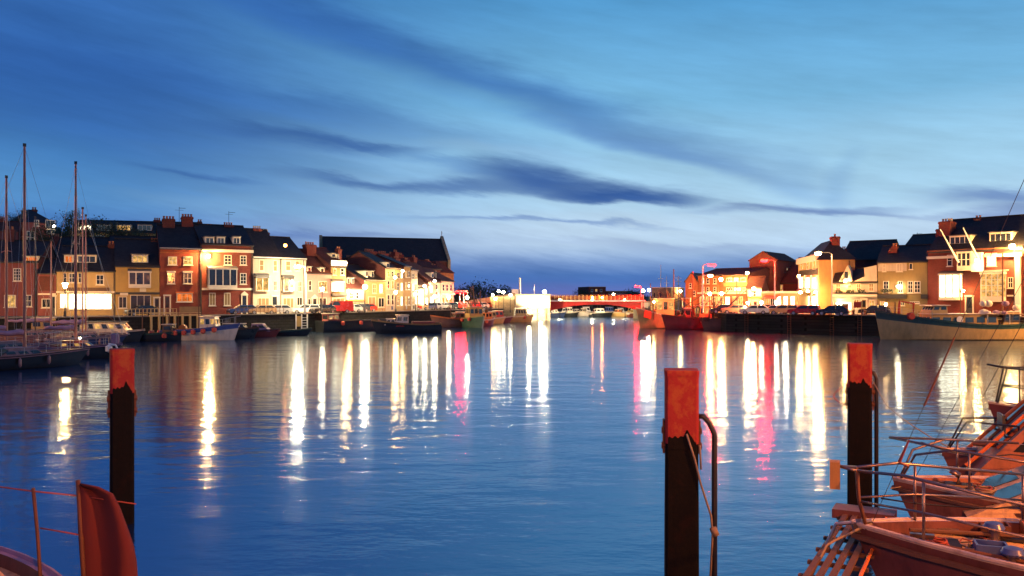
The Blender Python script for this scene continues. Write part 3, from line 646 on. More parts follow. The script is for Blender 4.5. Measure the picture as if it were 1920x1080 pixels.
# ------------------------------------------------------------------ right side
h = House('octagonal sandstone bridge house with round window and parapet', 1222, 171, 1258, 169, 540, 8, M['stone'], 'bridge_house', 'tower').body('flat')
h.band(547, 549, .2, 'stone', name='cornice'); 
x, z = h.uv(1237, 553); MB().lathe((x, -.12, z), [(.62, 0), (.62, .1), (.45, .11)], 14, 0, 'y').build('round_window', M['stone'], h.root)
MB().lathe((x, -.14, z), [(.45, 0), (.45, .02)], 14, 0, 'y').build('pane', M['glass'], h.root)
h.win(1249, 547, 1253, 559, 1, 2, None, 'stone'); h.win(1226, 547, 1229, 558, 1, 1, None, 'stone'); h.panel(1226, 563, 1250, 570, 'ochre', .1, 'stone_panel')
h = House('gabled orange brick warehouse at the left of the right quay', 1285, 158, 1308, 157, 527, 14, M['brick_orange'], 'warehouse', 'warehouse').body('gablefront', 512)
h.win(1292, 531, 1297, 540, 1, 2); h.win(1299, 545, 1304, 555, 1, 2)
h = House('long orange brick building with two bands of windows', 1308.5, 157, 1402, 150, 516, 13, M['brick_orange'], 'quay_building', 'building').body('gable', 505, 'tile')
for a, b, l in ((1362, 1373, None), (1376, 1385, None), (1388, 1399, 'glass_w')): h.win(a, 521, b, 528, 3, 1, l)
for a, b, l in ((1362, 1374, None), (1376, 1390, 'glass_b'), (1392, 1399, None)): h.win(a, 539, b, 545.5, 3, 1, l)
for a in (1316, 1325, 1338): h.win(a, 522, a+5, 532, 1, 2); h.win(a, 538, a+5, 547, 1, 2)
h.band(548, 551, .25, 'trim'); h.band(531, 537, .06, 'ochre', 1357, 1402, 'render_band')
for a in range(1312, 1396, 12): h.win(a, 556, a+9, 574, 2, 1, 'glass_w' if a % 5 else 'glass_b')
h = House('white gabled harbour office glowing beside the brick building', 1400, 146, 1428, 145, 540, 9, M['white'], 'harbour_office', 'office').body('gable', 520, 'tile')
h.win(1404, 545, 1409, 556, 1, 2, 'glass_b'); h.win(1412, 545, 1418, 556, 1, 2); h.door(1413, 565, 1419, 584, 'redblind'); h.win(1403, 565, 1409, 576, 1, 1, 'glass_w'); h.band(556, 559, .2, 'orange')
h = House('tall blank red brick warehouse with a small pyramid gable', 1405, 158, 1457, 155, 488, 12, M['brick_red'], 'warehouse', 'warehouse').body('gablefront', 472, 'tile')
h.panel(1415, 500, 1450, 545, 'brick_dark', .12, 'recessed_panel')
h = House('dark roofed red brick range with a lit roof light', 1452, 158, 1500, 152, 530, 12, M['brick_red'], 'quay_building', 'building').body('gable', 486, 'tile')
h.dormer(1460, 503, 1476, 508, 'glass_b', 'brick_red', nx=3); h.win(1458, 534, 1468, 548, 2, 2, 'glass_w'); h.dormer(1451+3, 512, 1464, 521, None, 'brick_red', nx=1)
h = House('low yellow lit cafe with awning between the warehouse and the hotel', 1428.5, 143, 1497, 139, 548, 8, M['cream'], 'cafe', 'cafe').body('flat')
h.band(546, 550, .4, 'trim', name='fascia_board')
for a, l in ((1433, 'glass_w'), (1444, None), (1456, 'glass_b'), (1469, 'glass_b'), (1482, 'glass_b')): h.win(a, 555, a+9, 577, 2, 1, l)
m = MB().prism([(-1.6, h.H-1.0), (0, h.H-.5), (0, h.H-.55), (-1.6, h.H-1.06)], 'x', .5, h.W*.5); m.build('awning', M['redblind'], h.root)
h = House('tall hotel with arched windows on its lit front and a blank ochre flank', 1536, 134, 1603, 133.2, 487, 18, M['ochre'], 'hotel', 'hotel')
W_, H_, D_ = h.W, h.H, h.D; h.Hr = PZ(452, 140)-ZQ
MB().box(0, 0, 0, W_, D_, H_).build('wall', M['ochre'], h.root)
MB().add([(-.4, -.4, H_+.005), (W_+.4, -.4, H_+.005), (W_+.4, D_+.4, H_+.005), (-.4, D_+.4, H_+.005), (W_/2, 4, h.Hr), (W_/2+.01, D_-6, h.Hr)], [(0, 1, 4), (1, 2, 5, 4), (2, 3, 5), (3, 0, 4, 5), (0, 3, 2, 1)]).build('roof', M['slate'], h.root)
MB().box(-.048, .02, 0, -.002, D_-.02, H_-.02).build('front_facade', M['cream'], h.root)
for a in (1502, 1514, 1526):
    h.swin(a, 489, a+5, 505, 1, 2, 'glass_w'); h.swin(a-2, 520, a+6, 541, 1, 2, 'glass_b'); h.swin(a-2, 554, a+6, 575, 1, 1, 'glass_b')
h.swin(1500, 508, 1534, 514, name='name_band', m='darktrim', d=.12); h.swin(1498, 485.8, 1535, 488.5, name='cornice', m='trim', d=.5); h.swin(1498, 543, 1535, 547, name='string_course', m='trim', d=.4)
for a in (1499, 1511, 1522.5, 1533): h.swin(a, 516, a+1.6, 576, name='pilaster', m='trimw', d=.3)
h.chim(1560, 1575, 438, .2, 1, 'brick_red', 1.6); h.chim(1580, 1587, 462, .2, 2, 'brick_red', .8); h.band(547, 549.5, .1, 'ochre'); h.pipe(1592)
h = House('dark slate range right of the hotel chimney', 1576, 153, 1664, 148, 486, 11, M['brick_dark'], 'back_building', 'building').body('gable', 453)
h = House('white inn with flower boxes and one red blind', 1562, 131, 1645, 128, 529, 9, M['white'], 'inn', 'inn').body('gable', 505)
h.win(1567, 532, 1576, 545, 2, 2, 'redblind'); h.win(1590, 533, 1597, 547, 2, 2, 'glass_w'); h.win(1606, 532, 1614, 546, 2, 2, 'blind'); h.win(1629, 531, 1638, 546, 2, 2, 'blind')
h.band(552, 556, .5, 'trim', name='canopy'); h.band(548.5, 550, .45, 'darktrim', name='flower_shelf')
for a in (1574, 1594, 1616):
    x, z = h.uv(a, 549); fb = MB()
    for k in range(26): fb.ball((x+rnd.uniform(-.5, .5), -.3+rnd.uniform(-.12, .12), z+rnd.uniform(.05, .45)), rnd.uniform(.06, .13), 5)
    fb.build('flower_box', M['leaf'], h.root)
h.win(1562+4, 566, 1597, 581, 4, 1, 'glass_b'); h.win(1601, 561, 1611, 579, 2, 2, 'blind'); h.door(1616, 562, 1624, 584, 'blind'); h.win(1629, 562, 1640, 578, 2, 1, 'glass_w')
# two front gables
for (a, b, e_, r_) in ((1573, 1598, 528, 497),):
    x0, z0 = h.uv(a, e_, -.1); x1, z1 = h.uv((a+b)/2+4, r_, -.1); x2, _ = h.uv(b, e_, -.1)
    g = MB().prism([(x0, z0), (x2, z0), (x2-.3, z1-.9), (x1, z1)], 'y', -.1, 3).build('gable', M['white'], h.root)
    MB().box(x0+.8, -.14, z0+.5, x0+1.3, -.105, z0+1.5).build('pane', M['glass'], g)
x0, z0 = h.uv(1600, 528, -.1); x1, _ = h.uv(1644, 528, -.1); _, z1 = h.uv(1640, 497, -.1)
MB().prism([(x0, z0), (x1, z0), (x1, z1), (x1-1.8, z1-.4), (x0+1.6, z0+.75)], 'y', -.1, 2.5).build('gable', M['white'], h.root)
h = House('olive rendered pub with pale upper storey and balcony flowers', 1645.5, 128, 1739, 124.3, 491, 10, M['olive'], 'pub', 'pub').body('gable', 462)
h.panel(1646, 493, 1700, 508, 'white', .04, 'pale_band'); h.win(1655, 495, 1661, 509, 1, 2, 'glass_w'); h.win(1681, 494, 1692, 509, 2, 1, 'glass_b'); h.win(1705, 494, 1711, 505, 1, 1)
for a, b in ((1656, 1667), (1684, 1693), (1702, 1712), (1714, 1726)): h.win(a, 527, b, 549, 2, 3, None)
h.band(552, 560, .6, 'darktrim', 1646, 1700, 'balcony'); h.band(552, 560, .3, 'darktrim', 1727, 1739, 'balcony')
x, z = h.uv(1663, 549); fb = MB()
for k in range(30): fb.ball((x+rnd.uniform(-.8, .9), -.5, z+rnd.uniform(0, .5)), rnd.uniform(.06, .14), 5)
fb.build('flower_box', M['leaf'], h.root)
h.win(1688, 565, 1696, 573, 2, 1); h.win(1706, 565, 1724, 569, 4, 1); h.win(1650, 565, 1660, 578, 2, 1, 'glass_w'); h.chim(1672, 1682, 456, .3, 2, 'brick_red'); h.chim(1666, 1671, 465, .3, 1, 'brick_red')
h = House('dark gabled building rising behind the olive pub', 1692, 146, 1760, 142, 468, 11, M['brick_dark'], 'back_building', 'building').body('gable', 441)
h.aerial(1720, 436); 
h = House('big floodlit red brick hotel with white bays at the right', 1739.5, 124.2, 1918, 114, 469, 13, M['brick_red'], 'hotel', 'hotel').body('gable', 411)
h.band(478, 483, .4, 'trim', name='cornice'); h.band(466.5, 470, .2, 'brick_orange', name='coping_course')
h.bay(1760, 513, 1799, 563, 3, 'glass_b', d=.9, apron=.12); h.bay(1838, 511, 1881, 566, 4, 'glass_w', d=.9, apron=.18, ny=4)
h.bay(1794, 472, 1820, 507, 3, None, d=.7, apron=.25, ny=2); h.panel(1820.5, 474, 1840, 509, 'trimw', .7, 'white_panel')
h.win(1850, 478, 1868, 499, 2, 2, 'glass_b', head='trim'); h.win(1776, 478, 1786, 499, 1, 2); h.panel(1868+20, 553, 1902, 556, 'trim', .08)
h.win(1890, 520, 1900, 540, 2, 2)
h.dormer(1780, 443, 1820, 458, None, nx=4); h.dormer(1855, 437, 1898, 453, None, nx=4)
x, _ = h.uv(1911, 500); MB().box(x-.35, -.5, 0, min(x+.25, h.W-.02), -.02, h.H-1.0).build('white_pilaster', M['trimw'], h.root)
h.pipe(1902, 'blacksteel'); h.door(1812, 556, 1824, 586)
h.chim(1760, 1781, 410, .3, 4, 'brick_red', 1.8, 'potw'); h.chim(1755, 1761, 424, .35, 1, 'brick_red', 1.2); h.chim(1826, 1838, 404, .5, 2, 'brick_dark')
for (a, b, c, d) in ((1763, 430, 1797, 492), (1806, 427, 1842, 502)):
    x0, z0 = h.uv(a, b, -3.2); x1, z1 = h.uv(c, d, -.75)
    MB().tube([(x1, -.72, z1), (x0, -3.2, z0)], .16, 8, 0, .07).build('flagpole', M['trimw'], h.root)
HB = h
h = House('brick house beyond the floodlit hotel at the right edge', 1919, 114, 2060, 108, 465, 12, M['brick_red']).body('gable', 420)
h.win(1940, 480, 1955, 500, 2, 2, 'glass_w')

# ------------------------------------------------------------------ bridge
YB = 204.0
bx0, bx1 = PX(1032.5, YB), PX(1206, YB); bL = bx1-bx0
zd = PZ(565, YB)
br = thing('bascule_bridge', 'red arched steel lifting bridge with lit parapet across the harbour', 'bridge', (bx0, YB, 0))
M['bridge_red'] = mat('bridge_red_paint', (.48, .02, .015), .5, var=.2)
M['bridge_trim'] = mat('bridge_parapet_paint', (.62, .42, .16), .6, var=.15)
for yy in (0, 9.0):
    for side in (0, 1):
        pts = []; n = 10
        for i in range(n+1):
            t = i/n*.5; x = t*bL; zz = PZ(582.5-11.5*math.sin(math.pi*min(.5, t))**.8, YB)
            pts.append((x if side == 0 else bL-x, zz))
        e = -.01 if side == 0 else .01
        prof = [(p[0]+(e if i == n else 0), p[1]) for i, p in enumerate(pts)]+[(bL/2+e, zd-.1), (0 if side == 0 else bL, zd-.1)]
        MB().prism(prof, 'y', yy, yy+.3).build('girder', M['bridge_red'], br)
        if yy == 0:
            for k in range(7):
                xx = (k+.5)*bL/14*1.0 if side == 0 else bL-(k+.5)*bL/14
                zb_ = PZ(580.5-10*math.sin(math.pi*min(.5, (k+.5)/14))**.8, YB)
                MB().box(xx-.08, -.12, zb_+.25, xx+.08, -.003, zd-.14).build('stiffener', M['bridge_red'], br)
MB().box(-.5, -.6, zd-.09, bL+.5, 10, zd+.3).build('deck', M['asphalt'], br)
MB().box(-.4, -.75, zd-.05, bL+.4, -.61, zd+.28).build('fascia_beam', M['trimw'], br)
for yy in (-.3, 9.6):
    for k in range(24):
        x = k*bL/23; MB().box(x-.07, yy-.07, zd+.301, x+.07, yy+.07, zd+1.45).build('parapet_post', M['bridge_trim'], br)
    MB().box(-.2, yy-.1, zd+1.452, bL+.2, yy+.1, zd+1.56).build('hand_rail', M['rust'], br)
    MB().box(0, yy-.03, zd+.45, bL, yy+.03, zd+1.3).build('parapet_panel', M['brick_orange'], br)
def abut(label, px0, px1, ytop, side):
    x0, x1 = PX(px0, 199), PX(px1, 199); zt = PZ(ytop, 199); zm = PZ(577, 199)
    a = thing('bridge_abutment', label, 'abutment', (x0, 198.5, 0)); w = x1-x0
    MB().box(0, .3, -3, w, 18, zm).build('pier_base', M['stone'], a)
    MB().box(0, 0, zm+.003, w, 18, zt).build('parapet_wall', M['white'], a)
    MB().box(-.1, -.1, zt+.003, w+.1, 18.1, zt+.25).build('coping', M['stone'], a)
    for k in range(4):
        q = w*(k+.5)/4; MB().box(q-.12, .02, -1, q+.12, .29, zm-.2).build('fender_pile', M['wood'], a)
    return a
abut('white lit left abutment of the bridge with stone base', 967, 1031.5, 553.5, 0)
a = abut('pale right abutment of the bridge behind the trawler', 1207.5, 1228, 567, 1)
# ramp wall on the left approach
m = MB(); x0, x1 = PX(852, 193), PX(966, 193); m.prism([(x0, 2.8), (x1, 2.8), (x1, PZ(549, 193)), (x0, PZ(568, 193))], 'y', 194, 194.5)
tag(m.build('approach_wall', M['stone']), 'long rising stone wall of the left bridge approach', 'wall')
m = MB(); x0, x1 = PX(931, 188), PX(962, 188)
m.prism([(x0, 0), (x1, -0.5), (x1+.4, PZ(555, 188)), (x0-1.5, PZ(557, 188))], 'y', 187.5, 193.8)
tag(m.build('stone_bastion', M['stone']), 'battered yellow stone bastion beside the white bridge abutment', 'wall')
# ------------------------------------------------------------------ lamps
LC = {'s': (1, .46, .12), 'w': (1, .74, .40), 'r': (1, .00018, .00025), 'o': (1, .27, .045), 'y': (1, .53, .16)}
def lampm(c, e): return emis('lamp_glow_%s_%d' % (c, e), LC[c], e)
G_L = 'street lamps on the left quay'; G_R = 'street lamps on the right quay'; G_B = 'lamps on the left bridge approach'
def lamp(label, px, py, Y, kind, c, e, r=.28, base=ZQ, group=None, ang=0, arm=1.6, cat='street lamp'):
    x, z = PX(px, Y), PZ(py, Y)
    if kind == 'globe':
        t = thing('street_lamp', label, cat, (x, Y, base), 0, group); h = z-base
        m = MB(); m.lathe((0, 0, 0), [(.16, 0), (.14, .5), (.07, .6), (.055, h-r-.15), (.12, h-r-.1), (.1, h-r)], 8); m.build('post', M['blacksteel'], t, smooth='auto')
        MB().ball((0, 0, h), r, 8).build('lamp_globe', lampm(c, e), t, smooth=True)
        MB().lathe((0, 0, h+r*.92), [(r*.5, 0), (r*.3, .08), (.02, .2)], 8).build('finial', M['blacksteel'], t)
    elif kind == 'lantern':
        t = thing('street_lamp', label, cat, (x, Y, base), 0, group); h = z-base
        m = MB(); m.lathe((0, 0, 0), [(.2, 0), (.17, .7), (.08, .85), (.06, h-r-.3), (.14, h-r-.2), (.1, h-r)], 8)
        m.tube([(-.45, 0, h-r-.4), (.45, 0, h-r-.4)], .03, 5); m.build('post', M['blacksteel'], t)
        MB().lathe((0, 0, h-r), [(r*.5, 0), (r, r*1.7), (r*.95, r*1.8)], 6).build('lamp_glass', lampm(c, e), t)
        MB().lathe((0, 0, h+r*.81), [(r*1.15, 0), (r*.5, .22), (.05, .4)], 6).build('lantern_roof', M['blacksteel'], t)
    elif kind == 'arm':
        # head at the given place, post to the side
        dx = arm; t = thing('street_lamp', label, cat, (x+dx, Y, base), 0, group); h = z-base
        m = MB(); m.lathe((0, 0, 0), [(.17, 0), (.16, 1.2), (.1, 1.3), (.075, h-.1)], 8, 0); m.build('post', M['steel'], t, smooth='auto')
        s_ = -1 if dx > 0 else 1
        MB().tube([(0, 0, h-.15), (s_*abs(dx)*.2, 0, h+.12), (s_*(abs(dx)-.4), 0, h+.18)], .055, 6).build('arm', M['steel'], t)
        MB().box(s_*abs(dx)-.5, -.2, h+.06, s_*abs(dx)+.5, .2, h+.24).build('lamp_head', M['steel'], t)
        MB().lathe((s_*abs(dx), 0, h-.1), [(r*.6, -.12), (r*1.25, .0), (r*1.3, .14)], 10).build('lamp_glass', lampm(c, e), t, smooth=True)
    else:   # wall bracket
        t = thing('wall_lamp', label, 'wall lamp', (x, Y, z), ang, group)
        MB().box(-.12, .55, -.25, .12, .65, .25).build('wall_plate', M['blacksteel'], t)
        MB().tube([(0, .6, .1), (0, .3, .3), (0, 0, .3)], .035, 6).build('arm', M['blacksteel'], t)
        MB().ball((0, 0, 0), r, 8).build('lamp_glass', lampm(c, e), t, smooth=True)
        if kind == 'wall': MB().lathe((0, 0, r*.7), [(r*1.1, 0), (r*.6, .12), (.03, .2)], 8).build('lamp_hood', M['blacksteel'], t)
    return t
K = 1.0
lamp('old fashioned lantern in front of the lit cream shop', 122, 535, 113, 'lantern', 'y', 800*K, .36, group=G_L)
lamp('glaring floodlight high on the large red brick house', 391, 480, 126.6, 'wall', 'y', 3000*K, .24)
lamp('tallest brightest lamp post in front of the white pair of houses', 558, 500, 130, 'arm', 'w', 2000*K, .36, arm=1.1, group=G_L)
lamp('short lantern post in front of the pink house', 604, 542, 133, 'lantern', 'w', 330*K, .3, group=G_L)
lamp('spot lamp at the right end of the lit sign board', 648, 494, 140, 'wall', 'y', 900*K, .2)
lamp('bright lamp post before the low white cottage', 684, 538, 143, 'globe', 'w', 1500*K, .36, group=G_L)
lamp('small lamp beside the cottage shopfront', 655, 545, 141.8, 'wall', 'y', 420*K, .2)
lamp('wall lamp high on the tall white house mid terrace', 741, 520, 152, 'wall', 'y', 450*K, .24)
lamp('wall lamp on the cream terrace house', 755, 508, 156, 'wall', 'y', 260*K, .24)
lamp('globe lamp low in front of the terrace middle', 742, 548, 150, 'globe', 's', 420*K, .28, group=G_L)
lamp('globe lamp before the bow fronted terrace house', 779, 552, 157, 'globe', 'w', 300*K, .28, group=G_L)
lamp('wall lamp over the bright white inn', 796, 536, 165, 'wall', 'w', 420*K, .25)
lamp('globe lamp beneath the white inn windows', 815, 556, 168, 'globe', 'w', 350*K, .28, group=G_L)
lamp('wall lamp on the red roofed inn with two dormers', 815, 527, 172, 'wall', 'w', 420*K, .25)
lamp('globe lamp at the foot of the white end house', 842, 558, 178, 'globe', 'w', 500*K, .28, group=G_L)
for (px, py, l, c) in ((858, 547, 'leftmost of the row of three red lamps on the left approach', 'r'), (865, 547, 'middle of the row of three red lamps on the left approach', 'r'), (872, 547, 'rightmost of the row of three red lamps on the left approach', 'r')):
    lamp(l, px, py, 186, 'arm', c, 600*K, .3, base=2.8, group=G_B, arm=.5)
lamp('white lamp just right of the three red lamps', 876, 558, 184, 'globe', 'w', 900*K, .3, group=G_B)
for (px, py, c, l) in ((924, 553, 'y', 'upper of the two paired yellow lamps on the approach'), (929, 560, 'y', 'lower of the two paired yellow lamps on the approach'), (935, 546, 'w', 'left lamp on the top of the yellow bastion'), (944, 548, 'w', 'right lamp on the top of the yellow bastion'), (957, 553, 'w', 'lamp beside the white bridge abutment corner')):
    lamp(l, px, py, 187, 'globe', c, 180*K, .28, group=G_B, base=2.0)
lamp('starry white lamp over the right corner of the white abutment', 1021, 547, 203, 'globe', 'w', 1500*K, .36, base=5.4)
lamp('left floodlight washing the white abutment wall', 992, 583, 195, 'flood', 'w', 2600*K, .3, group='abutment floodlights')  # this pair is added to whiten the wall; no known fitting there
lamp('right floodlight washing the white abutment wall', 1014, 583, 195, 'flood', 'w', 2600*K, .3, group='abutment floodlights')
for q, (px, Y) in enumerate(((1050, 224), (1110, 226), (1172, 224))):
    lamp(('left', 'middle', 'right')[q]+' marina lamp hidden above the boats beyond the bridge', px, 561.5, Y, 'globe', 'w', 1500*K, .3, base=0, group='marina lamps')  # unseen lamps added to brighten the boats under the arch
for l, X, Y, e in (('orange street lamp on the left quay beyond the left picture edge', -61.5, 74, 5200), ('orange street lamp on the right quay beyond the right picture edge', 72.5, 101, 6500)):
    px = 960+F*X/Y; lamp(l, px, YH-4.5/Y*F, Y, 'globe', 's', e*K, .34, base=ZQ)
lamp('small amber lamp on the bridge parapet centre', 1129, 558, 203.2, 'globe', 'o', 500*K, .2, base=5.6, group='bridge lamps')
lamp('small amber lamp left of the bridge centre', 1111, 557, 203.2, 'globe', 'o', 150*K, .18, base=5.6, group='bridge lamps')
lamp('red lamp on tall post at the right end of the bridge', 1195, 537, 201, 'arm', 'r', 1200*K, .45, base=5.4, arm=.9)
lamp('white lamp just right of the red bridge end lamp', 1206, 545, 190, 'globe', 'w', 900*K, .32)
lamp('white lamp touching the left side of the bridge house', 1217, 544, 182, 'globe', 'w', 900*K, .32)
lamp('white lamp touching the right side of the bridge house', 1262, 545, 172, 'globe', 'y', 700*K, .3)
lamp('lamp a little right of the bridge house', 1276, 546, 172, 'globe', 'y', 400*K, .25)
lamp('tall red lamp post above the long orange brick building', 1335, 497, 140, 'arm', 'r', 1800*K, .5, group=G_R, arm=-1.5)
lamp('lower red lamp under the tall red one', 1332, 517, 147, 'arm', 'o', 900*K, .3, group=G_R, arm=-1.4)
lamp('glaring white floodlight on the orange brick building', 1352, 524, 148.5, 'wall', 'y', 2400*K, .3)
lamp('globe lamp low left of the white floodlight', 1331, 551, 143, 'globe', 'y', 700*K, .26, group=G_R)
lamp('globe lamp low right of the white floodlight', 1353, 550, 143, 'globe', 'y', 700*K, .26, group=G_R)
lamp('wall lamp high between the two brick buildings', 1401, 512, 148.4, 'wall', 'y', 800*K, .25)
lamp('wall lamp on the white harbour office', 1413, 541, 144, 'wall', 'y', 1400*K, .26)
for (px, py, l, e) in ((1402, 568, 'low globe lamp in front of the harbour office', 500), (1428, 567, 'low globe lamp left of the cafe', 350), (1437, 577, 'lowest globe lamp by the parked cars', 350), (1455, 567, 'low globe lamp in front of the cafe', 500), (1473, 560, 'globe lamp at the right end of the cafe', 700)):
    lamp(l, px, py, 132, 'globe', 'w', e*K, .22, group=G_R)
lamp('tall lamp post with orange red light by the blank warehouse', 1433, 489, 131, 'arm', 'r', 1500*K, .45, group=G_R, arm=1.6)
lamp('tall curved lamp post in front of the cream hotel', 1534, 475, 124, 'arm', 's', 1500*K, .34, group=G_R, arm=2.0)
for (px, py, l) in ((1501, 548, 'left wall lamp of three on the cream hotel front'), (1515, 546, 'middle wall lamp of three on the cream hotel front'), (1529, 548, 'right wall lamp of three on the cream hotel front')):
    lamp(l, px, py, 132.5, 'wall', 'y', 900*K, .2)
lamp('wall lamp over the hotel arched windows', 1498, 518, 133.5, 'wall', 'y', 600*K, .2)
lamp('wall lamp under the eaves of the white inn', 1585, 527, 129.2, 'wall', 'y', 600*K, .2)
lamp('ground floor lamp of the white inn by the windows', 1571, 570, 129.6, 'wall', 'w', 420*K, .22)
lamp('wall lamp above the olive pub balcony', 1684, 537, 125.6, 'wall', 'w', 300*K, .2)
lamp('lamp on the quay before the olive pub', 1661, 571, 122, 'globe', 'y', 300*K, .2, group=G_R)
lamp('fierce floodlight under the eaves of the floodlit hotel', 1898, 462, 113.9, 'wall', 'y', 3000*K, .36)
lamp('floodlight between the hotel flagpoles', 1832, 487, 117.2, 'wall', 'y', 900*K, .2)
lamp('lamp lighting the left bay of the floodlit hotel', 1806, 545, 118.6, 'wall', 'y', 500*K, .2)
lamp('small lamp on the hill villa balcony', 101, 424, 158.2, 'wall', 'w', 160*K, .2)
lamp('small red lamp on the white house roof chimneys', 535, 460, 133, 'wall', 'o', 60*K, .25)
# the near quay lamp that lights the decks and piles (out of view, behind the camera)
lamp('sodium street lamp on the near quay behind the camera', 1290, 1978, -4.5, 'globe', 'o', 2300, .32, base=3.9)
lamp('sodium street lamp on the near quay beyond the right picture edge', 960+F*17/5, YH-6.5/5*F, 5, 'globe', 'o', 6500, .32, base=3.9)
L0 = [o for o in C.objects if o.name.startswith('street_lamp') and 'behind the camera' in o.get('label', '')][0]
L0.location = (3.0, -2.5, 3.9)
for ch in L0.children: pass

# ------------------------------------------------------------------ cars
def car(label, px, Y, rz, colm, kind='hatch', group='cars parked on the quays', base=ZQ):
    x = PX(px, Y); t = thing('parked_car', label, 'car', (x, Y, base+.004), rz, group)
    L_, hw = (4.3, .84) if kind != 'van' else (4.8, .92)
    prof = {'hatch': [(-2.1, .3), (-2.15, .62), (-2.0, .85), (-1.0, .93), (1.75, .95), (2.1, .88), (2.12, .3)],
            'estate': [(-2.2, .3), (-2.25, .62), (-2.05, .84), (-1.05, .93), (2.1, .95), (2.2, .88), (2.22, .3)],
            'van': [(-2.3, .35), (-2.35, .8), (-1.9, 1.1), (-1.3, 1.25), (2.35, 1.25), (2.4, .35)]}[kind]
    cab = {'hatch': [(-1.0, .94), (-.35, 1.4), (1.3, 1.42), (1.95, .95)], 'estate': [(-1.05, .94), (-.4, 1.42), (1.9, 1.44), (2.15, .95)],
           'van': [(-1.3, 1.26), (-.75, 1.95), (2.25, 2.0), (2.35, 1.26)]}[kind]
    m = MB(); m.prism(prof, 'y', -hw, hw)
    n = len(cab); vs = [(p[0], -hw+.06 if i in (0, n-1) else -hw+.2, p[1]) for i, p in enumerate(cab)]+[(p[0], hw-.06 if i in (0, n-1) else hw-.2, p[1]) for i, p in enumerate(cab)]
    top = [vs[1], vs[2], vs[n+2], vs[n+1]]
    m.add([vs[1], vs[2], vs[n+2], vs[n+1]]+[(q[0], q[1]*1.02, q[2]-.07) for q in top], [(0, 1, 2, 3), (4, 7, 6, 5), (0, 4, 5, 1), (1, 5, 6, 2), (2, 6, 7, 3), (3, 7, 4, 0)])
    for (a, b) in ((0, 1), (3, 2)):
        for o_ in (0, n): m.tube([vs[a+o_], vs[b+o_]], .05, 4)
    for o_ in (0, n):
        mid0 = [(vs[o_][k]+vs[o_+3][k])/2 for k in range(3)]; mid1 = [(vs[o_+1][k]+vs[o_+2][k])/2 for k in range(3)]; m.tube([mid0, mid1], .05, 4)
    m.build('body', M[colm], t)
    vi = [(v_[0]*.985, v_[1]*.96, v_[2]-.02) for v_ in vs]
    if kind == 'van': vi[2] = (-.1, vi[2][1], vi[2][2]); vi[3] = (.3, vi[3][1], vi[3][2]); vi[n+2] = (-.1, vi[n+2][1], vi[n+2][2]); vi[n+3] = (.3, vi[n+3][1], vi[n+3][2])
    if kind == 'van': MB().prism([(.2, 1.255), (.2, 1.96), (2.2, 1.98), (2.3, 1.255)], 'y', -hw+.1, hw-.1).build('cargo_body', M[colm], t)
    MB().add(vi, [(0, 1, 2, 3), (n, n+3, n+2, n+1), (0, n, n+1, 1), (1, n+1, n+2, 2), (2, n+2, n+3, 3)]).build('cabin_glass', M['glass'], t)
    for xx in (-1.35, 1.3):
        for yy in (-hw+.02, hw-.02):
            s_ = -1 if yy < 0 else 1
            w_ = MB().lathe((xx, yy-.1, .3), [(.24, 0), (.31, .03), (.31, .17), (.24, .2)], 12, 0, 'y').build('wheel', M['rubber'], t)
            MB().lathe((xx, yy-.13 if s_ < 0 else yy+.1, .3), [(.19, 0), (.19, .03)], 10, 0, 'y').build('rim', M['steel'], w_)
    fx = prof[1][0]; bx = prof[-1][0]
    for yy in (-hw+.12, hw-.42):
        MB().box(fx-.01, yy, .58, fx+.1, yy+.3, .74).build('headlight', M['chrome'], t)
        MB().box(bx-.08, yy, .62, bx+.02, yy+.3, .8).build('tail_light', M['redblind'], t)
    MB().box(fx-.06, -hw+.05, .32, fx+.05, hw-.05, .5).build('bumper', M['blacksteel'], t); MB().box(bx-.05, -hw+.05, .32, bx+.06, hw-.05, .5).build('bumper', M['blacksteel'], t)
    return t
M['car_white'] = paint('car_white', (.7, .68, .64), .25); M['car_red'] = paint('car_red', (.55, .03, .02), .25); M['car_dark'] = paint('car_dark', (.03, .03, .04), .25)
M['car_tan'] = paint('car_tan', (.45, .28, .14), .3); M['car_silver'] = paint('car_silver', (.4, .4, .4), .3); M['car_blue'] = paint('car_blue', (.04, .07, .2), .25)
LQa = math.atan2(19, 18)
car('white estate car leftmost on the open quay by the ladder', 574, 134.5, .15, 'car_white', 'estate'); car('dark hatchback between the white estate and the red van', 605, 135, .9, 'car_dark')
car('red van parked on the left quay below the olive shop', 633, 138.5, .5, 'car_red', 'van')
cols = [('car_dark', 'black'), ('car_silver', 'silver'), ('car_white', 'white'), ('car_blue', 'dark blue'), ('car_tan', 'tan'), ('car_red', 'red')]
spots = ['before the low cottage', 'before the cottage shopfront', 'beneath the bright globe lamp', 'before the cream slate roofed house', 'at the corner of the cream house', 'before the tall narrow white house', 'before the cream terrace house', 'before the ochre terrace house',
         'before the bow fronted house', 'before the gabled inn', 'right of the gabled inn', 'before the inn with dormers', 'before the white end house', 'at the end of the left terrace', 'beneath the three red lamps', 'at the foot of the approach wall']
for i, s_ in enumerate(spots):
    px = 655+i*14.3; Y = 143+i*2.9 if i < 8 else 166.5+(i-8)*3.0
    c = cols[(i*5+1) % 6]; car('%s %s parked %s' % (c[1], 'estate car' if i % 3 == 1 else 'hatchback', s_), px, Y, .75+.15*math.sin(i*3), c[0], 'estate' if i % 3 == 1 else 'hatch')
for i, (px, Y) in enumerate(((868, 189), (884, 190), (899, 191), (915, 192))):
    c = cols[(i*3+2) % 6]; car('%s car queuing along the approach wall, %s' % (c[1], ('nearest the red lamps', 'next to the red lamps', 'third from the red lamps', 'nearest the bastion')[i]), px, Y, .2, c[0])
